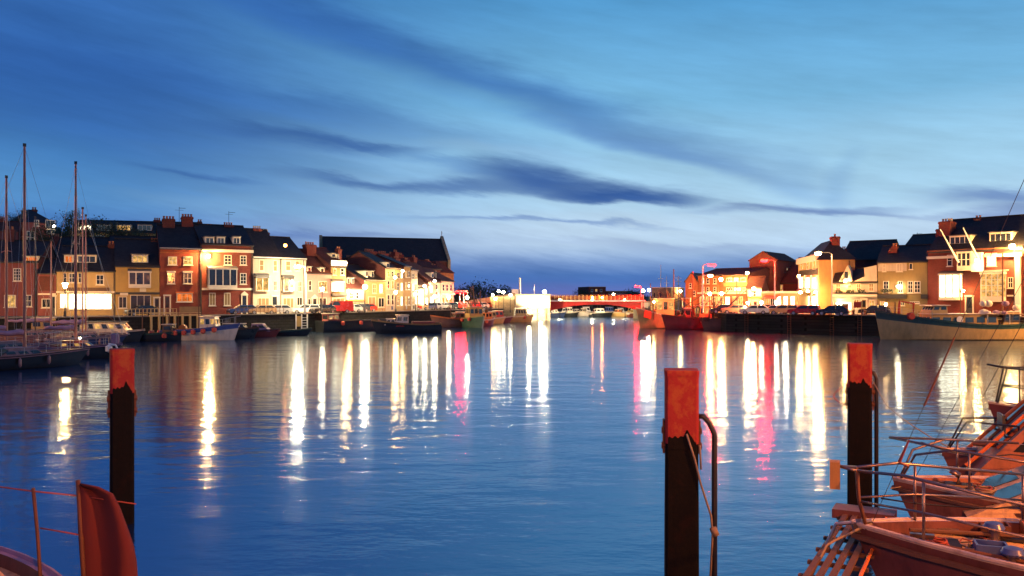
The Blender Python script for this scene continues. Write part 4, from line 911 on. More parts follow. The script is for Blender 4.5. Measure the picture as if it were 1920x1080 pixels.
for (px, Y, rz, c, k, l) in ((1357, 136, -.1, 'car_dark', 'hatch', 'dark hatchback leftmost on the right quay'), (1378, 134, -.1, 'car_tan', 'hatch', 'tan hatchback second from left on the right quay'),
    (1415, 129.3, -.35, 'car_white', 'hatch', 'white hatchback parked along the right quay edge'), (1437, 131, -.3, 'car_dark', 'hatch', 'dark blue car tucked behind the white one on the right quay'),
    (1453, 129.5, -.6, 'car_white', 'hatch', 'white car angled beneath the tall red lamp post'), (1470, 128.5, -.5, 'car_tan', 'estate', 'tan estate car between the white car and the red one'),
    (1508, 123.6, -.5, 'car_red', 'estate', 'red estate car parked side on at the right quay edge'), (1561, 121.5, -.5, 'car_dark', 'hatch', 'black car by the white inn windows'),
    (1640, 123.2, -.5, 'car_dark', 'hatch', 'dark car hidden behind the white vessel bow')):
    car(l, px, Y, rz, c, k)
for (px, Y, rz, c, l) in ((265, 119.5, .8, 'car_dark', 'dark car before the yellow pub'), (455, 128, .6, 'car_blue', 'dark blue car before the arched doorway'), (490, 129.5, .6, 'car_tan', 'tan car before the blue roofed white house'), (520, 131, .5, 'car_silver', 'silver car before the white pair of houses')):
    car(l, px, Y, rz, c)

# ------------------------------------------------------------------ quay furniture
def railing(label, pts, n, mm='rust', h=1.05, base=ZQ):
    t = thing('quay_railing', label, 'railing', (pts[0][0], pts[0][1], base)); o = Vector((pts[0][0], pts[0][1], 0))
    a = Vector((pts[0][0], pts[0][1], 0))-o; b = Vector((pts[1][0], pts[1][1], 0))-o
    for i in range(n+1):
        p = a.lerp(b, i/n); MB().tube([p, p+Vector((0, 0, h))], .045, 5).build('post', M[mm], t)
    for z in (h*.5, h): MB().tube([a+Vector((0, 0, z)), b+Vector((0, 0, z))], .03, 5).build('rail', M[mm], t)
def onq(px, off=.5):
    # point on the left quay edge under a pixel column
    for (a, b) in zip(LQ[:-1], LQ[1:]):
        k = (px-960)/F; d = (b[0]-a[0])-k*(b[1]-a[1]); t = (k*a[1]-a[0])/d
        if 0 <= t <= 1.0: return a[0]+t*(b[0]-a[0])-off*.7, a[1]+t*(b[1]-a[1])+off*.7
    return PX(px, 120), 120
railing('railing in front of the yellow pub and narrow brick house', [onq(235), onq(334)], 14, 'bridge_trim')
railing('railing along the quay before the white pair of houses', [onq(445), onq(535)], 12)
def wharf():
    a = onq(285); t = thing('landing_stage', 'pale timber landing stage below the narrow brick house', 'landing stage', (a[0]+.6, a[1]-1.2, 0), .85)
    for i in range(7):
        MB().box(i*1.1-.12, -.12, -2, i*1.1+.12, .12, 3.1).build('pile', M['bridge_trim'], t)
    MB().box(-.3, -.2, 2.85, 7, .0, 3.05).build('beam', M['bridge_trim'], t); MB().box(-.3, -.2, 3.2, 7, -.05, 3.3).build('rail', M['bridge_trim'], t)
    MB().box(4, -.05, 3.35, 7, .05, 4.1).build('notice_board', M['ochre'], t)
wharf()
x, y = onq(563, -.4)
t = thing('quay_ladder', 'white framed access ladder and gate down the left quay wall', 'ladder', (x, y, 0), .6)
for dx in (-.9, 0, .9): MB().box(dx-.07, -.1, -.5, dx+.07, .06, 2.75).build('post', M['trimw'], t)
for k in range(6): MB().box(0.07, -.08, .2+k*.4, .83, -.02, .27+k*.4).build('rung', M['trimw'], t)
MB().box(-.8, -.08, .9, -.1, 0, 2.5).build('panel', M['yellow'], t)
# bins and signs on the right quay
for (px, w_, h_, mm, l, nm, cat) in ((1570, .55, 1.2, 'redblind', 'dark red litter bin on the right quay edge', 'litter_bin', 'bin'), (1585, .75, 1.25, 'orange', 'bright orange life ring cabinet on the right quay edge', 'life_ring_cabinet', 'cabinet')):
    Y = 121.5; t = thing(nm, l, cat, (PX(px, Y), Y, ZQ+.2), -.5)
    MB().box(-w_/2, -.25, .1, w_/2, .25, h_).build('body', M[mm], t); MB().prism([(-.3, h_), (.3, h_), (.28, h_+.15), (-.1, h_+.22)], 'x', -w_/2-.04, w_/2+.04).build('lid', M['blacksteel'], t)
    MB().box(-w_/2+.05, -.2, -.21, w_/2-.05, .2, .1).build('plinth', M['steel'], t)
t = thing('information_board', 'small red framed information board on two legs on the right quay', 'sign', (PX(1608, 120), 120, ZQ+.14), -.5)
for dx in (-.5, .45): MB().box(dx, -.04, 0, dx+.08, .04, 1.9).build('leg', M['rust'], t)
MB().box(-.5, -.03, 1.0, .5, .03, 1.8).build('board', M['redblind'], t)
for i, px in enumerate((1390, 1423, 1447, 1490, 1535, 1553, 1600, 1622)):
    # mooring bollards
    k = (px-960)/F; a, b = RQ[3], RQ[4]; d = (b[0]-a[0])-k*(b[1]-a[1]); tt = (k*a[1]-a[0])/d
    xx, yy = a[0]+tt*(b[0]-a[0])+.2, a[1]+tt*(b[1]-a[1])+.45
    o = MB().lathe((0, 0, 0), [(.22, 0), (.16, .1), (.15, .4), (.24, .46), (.22, .6), (.05, .66)], 8).build('mooring_bollard', M['rust'], loc=(xx, yy, ZQ+.14), smooth='auto')
    tag(o, 'iron mooring bollard on the right quay edge, ' + ('left of the white hatchback', 'beneath the white hatchback', 'beneath the angled white car', 'at the nose of the red estate car', 'at the tail of the red estate car', 'left of the litter bin', 'right of the orange cabinet', 'beside the vessel bow')[i], 'bollard', 'bollards on the right quay')
for i, px in enumerate((1400, 1480, 1560, 1612)):
    a, b = RQ[3], RQ[4]; k = (px-960)/F; d = (b[0]-a[0])-k*(b[1]-a[1]); tt = (k*a[1]-a[0])/d
    t = thing('wall_ladder', 'rusty iron ladder on the right quay wall, ' + ('leftmost of four', 'second from left of four', 'third from left of four', 'rightmost of four')[i], 'ladder', (a[0]+tt*(b[0]-a[0])-.1, a[1]+tt*(b[1]-a[1])-.2, 0), -.67, 'ladders on the right quay wall')
    for dx in (-.25, .25): MB().tube([(dx, 0, -.4), (dx, 0, 3.2)], .035, 5).build('stile', M['rust'], t)
    for q in range(8): MB().tube([(-.25, 0, .1+q*.34), (.25, 0, .1+q*.34)], .022, 4).build('rung', M['rust'], t)
# white pylon and small masts by the bridge
o = MB().lathe((0, 0, 0), [(.45, 0), (.45, .5), (.28, .6), (.22, 5.6), (.3, 5.7), (.02, 6.0)], 10).build('white_obelisk', M['trimw'], loc=(PX(975, 202), 202, 5.4), smooth='auto')
o.scale.z = .78; tag(o, 'slender white column rising behind the white bridge abutment', 'column')
o = thing('flag_mast', 'thin white mast on the white bridge abutment', 'mast', (PX(1002, 203), 203, 5.5)); MB().tube([(0, 0, 0), (0, 0, 2.9)], .06, 5).build('pole', M['trimw'], o)
o = thing('traffic_sign', 'white rectangular sign box above the bastion lamps', 'sign', (PX(966, 200), 200, 3)); MB().box(-.8, -.15, 2.6, .8, .15, 4.2).build('sign_face', M['trimw'], o); MB().tube([(0, 0, 0), (0, 0, 2.6)], .08, 5).build('post', M['steel'], o)
for (px, pt, l) in ((1239, 497, 'tallest thin mast above the bridge house roof'), (1250, 517, 'short thin mast on the right of the bridge house roof')):
    z0 = 7.28; o = thing('flag_mast', l, 'mast', (PX(px, 173), 173, z0)); hh = PZ(pt, 173)-z0
    MB().tube([(0, 0, 0), (0, 0, hh)], .09, 6, 0, .05).build('pole', M['trimw'], o); MB().tube([(-.5, 0, hh*.4), (.5, 0, hh*.4)], .04, 4).build('yard', M['trimw'], o)
o = thing('signal_mast', 'signal mast with cross arms right of the bridge house', 'mast', (PX(1272, 170), 170, ZQ)); hh = PZ(518, 170)-ZQ
MB().tube([(0, 0, 0), (0, 0, hh)], .12, 6, 0, .07).build('pole', M['trimw'], o)
for k in (.72, .85, .95): MB().tube([(-.6, 0, hh*k), (.6, 0, hh*k)], .05, 4).build('yard', M['trimw'], o)

# ------------------------------------------------------------------ trees
def tree(label, x, y, z, h, r, seed, kind='tree'):
    q = random.Random(seed); t = thing(kind, label, kind.replace('_', ' '), (x, y, z))
    m = MB(); m.tube([(0, 0, -.5), (.05*h, 0, h*.3), (0, 0, h*.62)], h*.035, 7, 0, h*.015)
    for k in range(5):
        a = q.uniform(0, 6.28); m.tube([(0, 0, h*(.3+.06*k)), (math.cos(a)*r*.6, math.sin(a)*r*.6, h*(.5+.08*k))], h*.014, 5, 0, h*.005)
    m.build('trunk', M['bark'], t)
    m = MB(); lobes = [(q.uniform(-.5, .5)*r, q.uniform(-.5, .5)*r, h*q.uniform(.45, .85), r*q.uniform(.35, .6)) for _ in range(9)]
    for _ in range(1500):
        L_ = q.choice(lobes); d = Vector((q.gauss(0, 1), q.gauss(0, 1), q.gauss(0, .8))).normalized()*L_[3]*q.uniform(.55, 1.05)
        p = Vector(L_[:3])+d; s_ = r*q.uniform(.03, .07); a = Vector((q.gauss(0, 1), q.gauss(0, 1), q.gauss(0, 1))).normalized()*s_; b = Vector((q.gauss(0, 1), q.gauss(0, 1), q.gauss(0, 1))).normalized()*s_
        m.add([p, p+a, p+a+b, p+b], [(0, 1, 2, 3)])
    m.build('crown', M['leaf'], t)
for i, (px, py, Y, h, r, l) in enumerate(((128, 440, 163, 6.5, 2.6, 'round dark tree behind the hill terrace end'), (185, 436, 176, 5, 1.6, 'small dark tree poking over the hill terrace dormers'), (35, 430, 160, 5, 1.8, 'narrow dark conifer by the hill villa'), (12, 440, 158, 5.5, 2, 'dark bush at the far left edge of the hill'),
        (120, 470, 148, 6, 3.2, 'wide dark tree on the slope right of the villa'), (165, 462, 150, 6, 3.5, 'dark tree on the slope below the lit dormer'), (215, 468, 152, 6, 3.5, 'dark tree on the slope in the middle of the hill'), (262, 466, 152, 5, 3.2, 'dark tree on the slope nearest the brick houses'), (85, 478, 146, 6, 3, 'dark tree below the villa corner'),
        (885, 562, 300, 7, 6, 'leftmost dark tree on the skyline behind the approach'), (905, 562, 310, 8, 7, 'second dark tree on the skyline behind the approach'), (930, 562, 305, 6.5, 7, 'third dark tree on the skyline behind the approach'), (1093, 558, 340, 5, 5, 'dark tree left of the red flats beyond the bridge'), (1190, 560, 335, 5, 6, 'dark tree right of the long red building beyond the bridge'), (862, 562, 296, 6, 6, 'dark tree on the skyline behind the red lamps'))):
    tree(l, PX(px, Y), Y, PZ(py+12, Y), h, r, i)
g = MB()
for _ in range(9000):
    x = rnd.uniform(-135, -45); y = rnd.uniform(146, 185)
    h_ = 16*math.exp(-((x+100)/45)**2)*min(1, (y-146)/28)
    p = Vector((x, y, ZQ+h_+rnd.uniform(0, 1.1))); a = Vector((rnd.gauss(0, 1), rnd.gauss(0, 1), rnd.gauss(0, 1)))*.3; b = Vector((rnd.gauss(0, 1), rnd.gauss(0, 1), rnd.gauss(0, 1)))*.3
    g.add([p, p+a, p+a+b, p+b], [(0, 1, 2, 3)])
o = g.build('hillside_scrub', M['leaf']); o['kind'] = 'stuff'; o['label'] = 'dark scrub covering the slope behind the shops'; o['category'] = 'scrub'

# ------------------------------------------------------------------ boats
class Hull:
    def __init__(s, L, B, fb, fm, fs_, rake=.9, tw=.8, bul=.45, keel=.6, full=2.3):
        s.L, s.B, s.fb, s.fm, s.fs, s.rake, s.tw, s.bul, s.keel, s.full = L, B, fb, fm, fs_, rake, tw, bul, keel, full
    def half(s, t):
        if t < .45: k = s.tw+(1-s.tw)*math.sin(t/.45*math.pi/2)
        else: k = max(.0, 1-((t-.45)/.55)**s.full)
        return s.B/2*k
    def sheer(s, t): return s.fm+(s.fs-s.fm)*(1-min(1, t/.4))**2+(s.fb-s.fm)*max(0, (t-.3)/.7)**1.7
    def x(s, t, zf=1): return t*s.L*(.86)+t**3*s.L*.14*(.0+1.0)+s.rake*(zf-1)*t**6
    def build(s, root, mats, stripe=.0, n=20):
        # mats: topside, antifoul, rail, deck
        m = MB(); rows = []
        zl = [(-s.keel, .06, 1), (-.02, .80, 1), (.10, .86, 0), (.72 if stripe else .5, .97 if stripe else .95, 0), (1.0, 1.0, 0)]
        for i in range(n+1):
            t = i/n; sh = s.sheer(t); hb = max(.03, s.half(t)); row = []
            for k, (zz, w, _) in enumerate(zl):
                z = zz if k < 3 else sh*zz
                fl = w if t < .5 else w-(1-w)*(t-.5)*1.2
                row.append((s.x(t, max(0, (z+.3)/(sh+.3))), hb*max(.05, fl), z))
            # rail top, inner, deck
            row.append((s.x(t), hb+.03, sh+.06)); row.append((s.x(t)-.02, max(.01, hb-.12), sh+.06)); row.append((s.x(t)-.02, max(.01, hb-.14), sh-s.bul)); row.append((s.x(t)-.02, 0, sh-s.bul))
            rows.append(row)
        q = len(rows[0]); mi = [1, 0, 0, 0, 2, 2, 0, 3]
        if stripe: mi[3] = 4
        for sd in (1, -1):
            vs = [(p[0], p[1]*sd, p[2]) for r in rows for p in r]
            o = len(m.v); m.v += vs
            for i in range(n):
                for k in range(q-1):
                    m.f.append((o+i*q+k, o+i*q+k+1, o+(i+1)*q+k+1, o+(i+1)*q+k)); m.m.append(mi[k])
        # transom and stem caps
        r0 = rows[0]
        for rr in (rows[0], rows[-1]):
            k5 = rr[:5]; o = len(m.v); m.v += [(p[0], p[1], p[2]) for p in k5]+[(p[0], -p[1], p[2]) for p in reversed(k5)]
            m.f.append(tuple(range(o, o+10))); m.m.append(0)
        r5 = rows[0]; m.box(r5[5][0]-.02, -r5[5][1], r5[4][2]-s.bul, r5[5][0]+.1, r5[5][1], r5[5][2], 2)
        s.obj = m.build('hull', [M[x] for x in mats], root, smooth='auto'); return s.obj
    def rubrail(s, root, mm, z=-.12, r=.06):
        for sd in (1, -1):
            MB().tube([(s.x(i/16), sd*(s.half(i/16)+.02), s.sheer(i/16)+z) for i in range(17)], r, 5).build('rubbing_strake', M[mm], root)
    def pt(s, t, side=1, dz=0, inset=0): return Vector((s.x(t), side*max(0, s.half(t)-inset), s.sheer(t)+dz))
def cabin(root, x0, x1, w, z0, h, mm='gelcoat', rf=.4, rb=.0, roofm='gelcoat', nside=3, nfront=3, lit=None, taper=.9, name='wheelhouse', wz=(.48, .85), over=.12):
    # bow is +x
    hw = w/2; tw = hw*taper
    vs = [(x0, -hw, z0), (x1, -hw, z0), (x1, hw, z0), (x0, hw, z0), (x0+rb, -tw, z0+h), (x1-rf, -tw, z0+h), (x1-rf, tw, z0+h), (x0+rb, tw, z0+h)]
    c = MB().add(vs, [(0, 3, 2, 1), (4, 5, 6, 7), (0, 1, 5, 4), (1, 2, 6, 5), (2, 3, 7, 6), (3, 0, 4, 7)]).build(name, M[mm], root)
    MB().box(x0+rb-over, -tw-over, z0+h+.003, x1-rf+over*1.6, tw+over, z0+h+.09).build('cabin_roof', M[roofm], c)
    def P(face, u_, v_, off):
        if face == 'f':
            a = Vector(vs[1]).lerp(Vector(vs[2]), u_); b = Vector(vs[5]).lerp(Vector(vs[6]), u_); n_ = Vector((1, 0, rf/h)).normalized()
        elif face == 'b':
            a = Vector(vs[0]).lerp(Vector(vs[3]), u_); b = Vector(vs[4]).lerp(Vector(vs[7]), u_); n_ = Vector((-1, 0, rb/h)).normalized()
        elif face == 'l':
            a = Vector(vs[3]).lerp(Vector(vs[2]), u_); b = Vector(vs[7]).lerp(Vector(vs[6]), u_); n_ = Vector((0, 1, (hw-tw)/h)).normalized()
        else:
            a = Vector(vs[0]).lerp(Vector(vs[1]), u_); b = Vector(vs[4]).lerp(Vector(vs[5]), u_); n_ = Vector((0, -1, (hw-tw)/h)).normalized()
        return a.lerp(b, v_)+n_*off
    for face, n in (('l', nside), ('r', nside), ('f', nfront), ('b', max(1, nfront-1))):
        for i in range(n):
            u0, u1 = (i+.14)/n, (i+.86)/n; m = MB()
            q = [P(face, a, b, o) for o in (-.01, .015) for (a, b) in ((u0, wz[0]), (u1, wz[0]), (u1, wz[1]), (u0, wz[1]))]
            m.add(q, [(3, 2, 1, 0), (4, 5, 6, 7), (0, 1, 5, 4), (1, 2, 6, 5), (2, 3, 7, 6), (3, 0, 4, 7)]); m.build('window', M[lit if (lit and i % 2 == 0) else 'glass'], c)
    return c
def fender(root, p, r=.17, mm='redfender', long=True):
    MB().lathe(p, [(.03, -.35), (r, -.22), (r, .2), (.04, .34)], 8).build('fender', M[mm], root, smooth='auto')
def rails(root, H, t0, t1, n, h=.8, mm='steel', side=(1, -1), name='guard_rail'):
    for sd in side:
        for i in range(n+1):
            p = H.pt(t0+(t1-t0)*i/n, sd, .05, .06); MB().tube([p, p+Vector((0, 0, h))], .02, 4).build('stanchion', M[mm], root)
        for z in (h*.5, h): MB().tube([H.pt(t0+(t1-t0)*i/12, sd, .05+z, .06) for i in range(13)], .012, 4).build(name, M[mm], root)
def pulpit(root, H, t0=.86, h=.85, mm='steel', r=.022):
    pts = [H.pt(t0, 1, h+.05, .05), H.pt(.95, 1, h+.08, .03), H.pt(1.0, 0, h+.1)+Vector((.1, 0, 0)), H.pt(.95, -1, h+.08, .03), H.pt(t0, -1, h+.05, .05)]
    MB().tube(pts, r, 6).build('pulpit', M[mm], root)
    for p in (pts[0], pts[1], pts[3], pts[4]): MB().tube([p, (p.x-.02, p.y, H.sheer(.9))], r*.9, 5).build('pulpit_leg', M[mm], root)
def mast(root, x, z0, h, r=.08, mm='rust', y=0, boom=0, bz=1.2, spreaders=True, cover=None, name='mast'):
    m = MB().tube([(x, y, z0), (x, y, z0+h)], r, 7, 0, r*.65).build(name, M[mm], root)
    if spreaders:
        MB().tube([(x, y-.9, z0+h*.55), (x, y, z0+h*.56), (x, y+.9, z0+h*.55)], .025, 4).build('spreader', M[mm], m)
        MB().box(x-.12, y-.02, z0+h, x+.12, y+.02, z0+h+.25).build('masthead', M['blacksteel'], m)
    if boom: MB().tube([(x, y, z0+bz), (x-boom, y, z0+bz+.1)], .06, 6).build('boom', M[mm], root)
    if cover:
        c = MB(); pts = [(x-.1-boom*.92*i/10, y+.03*math.sin(i*2.1), z0+bz+.22+.05*math.sin(i*1.7)) for i in range(11)]
        c.tube(pts, .22, 8, 0, .14); c.build('sail_cover', M[cover], root, smooth=True)
M['mastred'] = mat('weathered_mast', (.34, .13, .09), .45, var=.2)
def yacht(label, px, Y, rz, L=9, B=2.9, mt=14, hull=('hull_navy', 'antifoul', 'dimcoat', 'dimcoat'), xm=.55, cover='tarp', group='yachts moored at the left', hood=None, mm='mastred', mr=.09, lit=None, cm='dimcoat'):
    H = Hull(L, B, 1.3, 1.0, 1.0, 1.1, .65, .08, .7, 2.0)
    off = H.x(xm); t = thing('sailing_yacht', label, 'yacht', (PX(px, Y)-math.cos(rz)*off, Y-math.sin(rz)*off, 0), rz, group)
    H.build(t, hull); H.rubrail(t, hull[2], -.1, .04)
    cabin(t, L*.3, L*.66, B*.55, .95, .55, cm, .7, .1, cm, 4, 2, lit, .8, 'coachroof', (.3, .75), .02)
    MB().box(L*.06, -B*.3, 1.0, L*.3, -B*.22, 1.25).build('cockpit_coaming', M[cm], t); MB().box(L*.06, B*.22, 1.0, L*.3, B*.3, 1.25).build('cockpit_coaming', M[cm], t)
    mast(t, off, 1.5, mt, mr, mm, 0, L*.38, 1.0, True, cover)
    top = Vector((off, 0, 1.5+mt))
    for p in (H.pt(.98, 0), H.pt(0.02, 0)): MB().tube([top, p], .012, 3).build('stay', M['steel'], t)
    for sd in (1, -1):
        MB().tube([top-Vector((0, 0, mt*.05)), Vector((off, sd*.9, 1.5+mt*.55)), H.pt(xm, sd)], .012, 3).build('shroud', M['steel'], t)
    pulpit(t, H); rails(t, H, .08, .84, 5, .6)
    MB().tube([H.pt(.1, 1, .65), H.pt(.0, 1, .68, .1), H.pt(.0, -1, .68, .1), H.pt(.1, -1, .65)], .022, 5).build('pushpit', M['steel'], t)
    if hood:
        m = MB(); n = 8
        for i in range(n+1):
            a = math.pi*i/n; yy = -math.cos(a)*B*.38; zz = math.sin(a)**.6*1.25
            m.v += [(L*.22, yy, 1.0+zz), (L*.34, yy*.95, 1.0+zz*.95), (L*.4, yy*.9, 1.4+zz*.1)]
        for i in range(n):
            for k in range(2): m.f.append((i*3+k, i*3+k+1, i*3+k+4, i*3+k+3)); m.m.append(0)
        m.build('spray_hood', M[hood], t); MB().tube([(L*.22-.01, -math.cos(math.pi*i/8)*B*.385, 1.0+math.sin(math.pi*i/8)**.6*1.27) for i in range(9)], .05, 5).build('hood_frame', M['tarp'], t)
    for q in (.3, .5, .7): fender(t, H.pt(q, -1, -.5)+Vector((0, -.15, 0)), .12, 'dimcoat')
    return t, H
t, H = yacht('large dark hulled yacht with rounded dark spray hood at the left', 46, 66, .9, 11, 3.6, 15.6, ('hull_black', 'antifoul', 'dimcoat', 'dimcoat'), hood='hull_black', mr=.13, xm=.6)
yacht('yacht at the left picture edge with lower leaning mast', 12, 75, 1.0, 9.5, 3, 14.4, ('hull_navy', 'antifoul', 'dimcoat', 'dimcoat'), mr=.13)
t, H = yacht('dark yacht with red cabin and scrawled pink name on its hull', 142, 76, .12, 7.2, 2.7, 15.8, ('hull_black', 'antifoul', 'tarp', 'dimcoat'), xm=.5, cover='tarp', mr=.13, cm='hull_red', lit='glass_w')
MB().tube([(1.0+.1*i+.05*math.sin(i*2.3), -1.36, .55+.11*math.sin(i*1.9)+.012*i) for i in range(24)], .022, 4).build('hull_lettering', M['tarp'], t)
lm = MB().ball((3.9, -.9, 1.85), .1, 8).build('cabin_lamp', lampm('w', 60), t)
fender(t, (6.4, -1.1, .9), .3, 'trimw'); MB().lathe((6.5, .2, 1.2), [(.32, 0), (.38, .5), (.36, .9), (.1, 1.0)], 10).build('liferaft_canister', M['tarp'], t, smooth='auto')
MB().tube([(6.3, -.9, 1.3), (6.9, -.9, 1.2), (7.1, -.9, .8), (6.9, -.9, .3)], .09, 7).build('horseshoe_buoy', M['trimw'], t)
yacht('slim yacht whose mast stands just right of the tall shop mast', 155, 92, .5, 8, 2.6, 13.4, xm=.5, mr=.09)
yacht('small yacht with the shortest mast of the pair beside the cream shop', 161, 96, .3, 7.5, 2.5, 13.0, ('hull_brown', 'antifoul', 'dimcoat', 'dimcoat'), xm=.5, mr=.09)
yacht('small pale yacht behind with a dark thin mast', 66, 98, .7, 8, 2.6, 13.0, ('hull_brown', 'antifoul', 'dimcoat', 'dimcoat'), xm=.5, mr=.07, mm='blacksteel')
yacht('yacht half hidden left of the warehouse window', 96, 101, .4, 8, 2.6, 10.5, ('hull_brown', 'antifoul', 'dimcoat', 'dimcoat'), xm=.5, mr=.11)

def motor(label, px, Y, rz, L, B, fb, fm, fs_, mats, cab, name='fishing_boat', cat='boat', group=None, mst=None, bul=.4, fend=0, rail=None, stripe=0, strake=None, extras=True, center=True):
    H = Hull(L, B, fb, fm, fs_, .8, .8, bul, .6)
    t = thing(name, label, cat, (PX(px, Y)-math.cos(rz)*L/2, Y-math.sin(rz)*L/2, 0), rz, group)
    H.build(t, mats, stripe); H.rubrail(t, strake or mats[2], -.1, .05)
    for c in cab: cabin(t, *c[0], **c[1])
    if mst:
        for (xx, hh, rr, yy) in mst: mast(t, xx, H.sheer(.5)-bul, hh, rr, 'rust', yy, 0, 0, False)
    s_ = -1
    for i in range(fend): fender(t, H.pt(.25+.5*i/max(1, fend-1), s_, -.35)+Vector((0, -.2, 0)), .3)
    if rail: rails(t, H, rail[0], rail[1], rail[2], .8); pulpit(t, H)
    return t, H
def CB(x0, x1, w, z0, h, **k): return ((x0, x1, w, z0, h), k)
GM = 'motor boats along the left quay'
t, H = motor('cream cabin cruiser with long black roof below the cream shop', 205, 104, .05, 8.5, 2.8, 1.5, 1.1, 1.1, ('hull_black', 'antifoul', 'gelcoat', 'gelcoat'), [CB(1.2, 7.0, 2.3, .9, 1.5, mm='gelcoat', roofm='darktrim', rf=1.2, nside=6, nfront=2, lit='glass_w', over=.2)], 'cabin_cruiser', group=GM)
MB().tube([(1.8, -.9, 2.55), (2.2, -.9, 3.0), (4.6, -.9, 3.0), (5.2, -.9, 2.6)], .04, 5).build('roof_rack', M['rust'], t)
t, H = motor('small yellow cabined boat at the left between the yacht masts', 88, 106, .2, 6, 2.4, 1.2, .9, .9, ('hull_navy', 'antifoul', 'gelcoat', 'gelcoat'), [CB(1.5, 4.2, 1.9, .9, 1.9, mm='yellow', rf=.5, nside=2, nfront=2)], 'cabin_cruiser', group=GM)
t, H = motor('blue and white fishing boat with row of red fenders', 378, 107.5, .06, 9.5, 3.2, 2.1, 1.35, 1.25, ('hull_white', 'antifoul', 'hull_blue', 'hull_grey', 'hull_blue'), [CB(4.8, 6.9, 2.2, 1.2, 1.75, mm='gelcoat', rf=.3, nside=3, nfront=3, lit='glass_w')], group=GM, fend=5, stripe=1, rail=(.74, .88, 3), mst=((4.4, 5.2, .07, 0), (1.6, 3, .05, .8)))
MB().lathe((2.4, .2, 1.5), [(.45, -.4), (.5, 0), (.45, .4)], 12, 0, 'y').build('net_drum', M['orange'], t)
for xx in (.8, 1.4, 3.2): MB().box(xx, -1.0, .95, xx+.5, -.4, 1.5).build('fish_box', M['orange'], t)
MB().tube([(.4, -1.2, .9), (.4, -1.2, 3.2), (.4, 1.2, 3.2), (.4, 1.2, .9)], .06, 5).build('stern_gantry', M['rust'], t)
t, H = motor('low dark workboat with net gear beneath the landing stage', 290, 106, .04, 8, 2.8, 1.2, .9, .9, ('hull_black', 'antifoul', 'hull_green', 'hull_grey'), [CB(5.2, 6.6, 1.6, .8, 1.2, mm='wood', nside=1, nfront=1)], group=GM, fend=2, mst=((2.5, 3.6, .08, 0),))
for k in range(7): MB().ball((1+rnd.uniform(0, 3.5), rnd.uniform(-.9, .9), 1.0+rnd.uniform(0, .3)), rnd.uniform(.15, .3), 7).build('mooring_float', M['redfender'], t)
t, H = motor('small red speedboat with sloping white cabin', 492, 116.5, .03, 4.9, 2.0, 1.15, .85, .8, ('hull_red', 'antifoul', 'darktrim', 'gelcoat'), [CB(1.0, 3.7, 1.6, .75, 1.0, mm='tarp', rf=1.1, rb=.2, nside=2, nfront=2, over=.02)], 'speedboat', group=GM)
MB().box(-.35, -.2, .3, 0, .2, 1.3).build('outboard_motor', M['darktrim'], t)
t, H = motor('dark open launch lying between the red speedboat and the ladder', 543, 119, .05, 6.2, 2.1, 1.1, .7, .7, ('hull_black', 'antifoul', 'hull_green', 'wood'), [], 'open_launch', group=GM)
for k in (1.2, 2.6, 4): MB().box(k, -.8, .55, k+.25, .8, .62).build('thwart', M['wood'], t)
t, H = motor('black hulled boat with tarpaulin moored under the arched doorway', 448, 112, .08, 5.2, 2.2, 1.5, 1.3, 1.2, ('hull_black', 'antifoul', 'wood', 'wood'), [CB(.8, 3.8, 1.7, 1.1, .8, mm='hull_black', rf=.6, nside=2, nfront=1)], 'tarpaulin_covered_boat', group=GM, mst=((2.2, 2.8, .05, 0),))
t, H = motor('dark pilot boat with white wheelhouse and sweeping pale gunwale', 762, 129, math.pi+.18, 10.5, 3.4, 2.0, 1.35, 1.45, ('hull_black', 'antifoul', 'ochre', 'wood'), [CB(5.0, 7.0, 2.2, 1.1, 1.55, mm='gelcoat', rf=.35, nside=2, nfront=3), CB(7.0, 8.6, 1.8, 1.2, .9, mm='gelcoat', rf=.5, nside=2, nfront=2)], 'pilot_boat', group=GM, strake='ochre')
m = MB(); 
for k in range(7): m.box(5.7+k*.17, 1.72, 1.02, 5.8+k*.17, 1.75, 1.14+.04*(k % 2))
m.build('hull_lettering', M['redblind'], t)
MB().box(1.0, -1.2, 1.0, 4.4, 1.2, 1.75).build('engine_casing', M['maroon'], t)
t, H = motor('black quayside barge lying in shadow below the cottage', 672, 136, .75, 14, 3.4, 1.9, 1.7, 1.7, ('hull_black', 'antifoul', 'hull_black', 'wood'), [CB(1, 3.2, 2, 1.3, 1.5, mm='maroon', nside=2, nfront=2)], 'barge', group=GM, fend=3)
t, H = motor('brown double ended boat with orange stern post', 843, 153, math.pi+.5, 7.5, 2.6, 2.2, 1.5, 1.5, ('hull_brown', 'antifoul', 'orange', 'wood'), [CB(1.2, 3.2, 1.7, 1.2, 1.3, mm='maroon', nside=2, nfront=2)], 'fishing_boat', group=GM, mst=((3.6, 3.0, .06, 0),))
t, H = motor('grey green trawler with yellow wheelhouse facing the camera', 888, 152, -1.15, 9, 3.6, 2.2, 1.6, 1.5, ('hull_green', 'antifoul', 'yellow', 'wood'), [CB(3.6, 6.0, 2.6, 1.5, 2.1, mm='yellow', rf=.25, nside=3, nfront=3)], 'trawler', group=GM, mst=((3.2, 6.0, .09, 0),), fend=3)
t, H = motor('cream cabin cruiser below the white bridge abutment', 974, 183, -.12, 6.2, 2.5, 1.6, 1.2, 1.1, ('hull_cream', 'antifoul', 'trim', 'gelcoat'), [CB(2.4, 4.9, 2, 1.0, 1.9, mm='cream', rf=.5, nside=4, nfront=3)], 'cabin_cruiser', group=GM, fend=2)
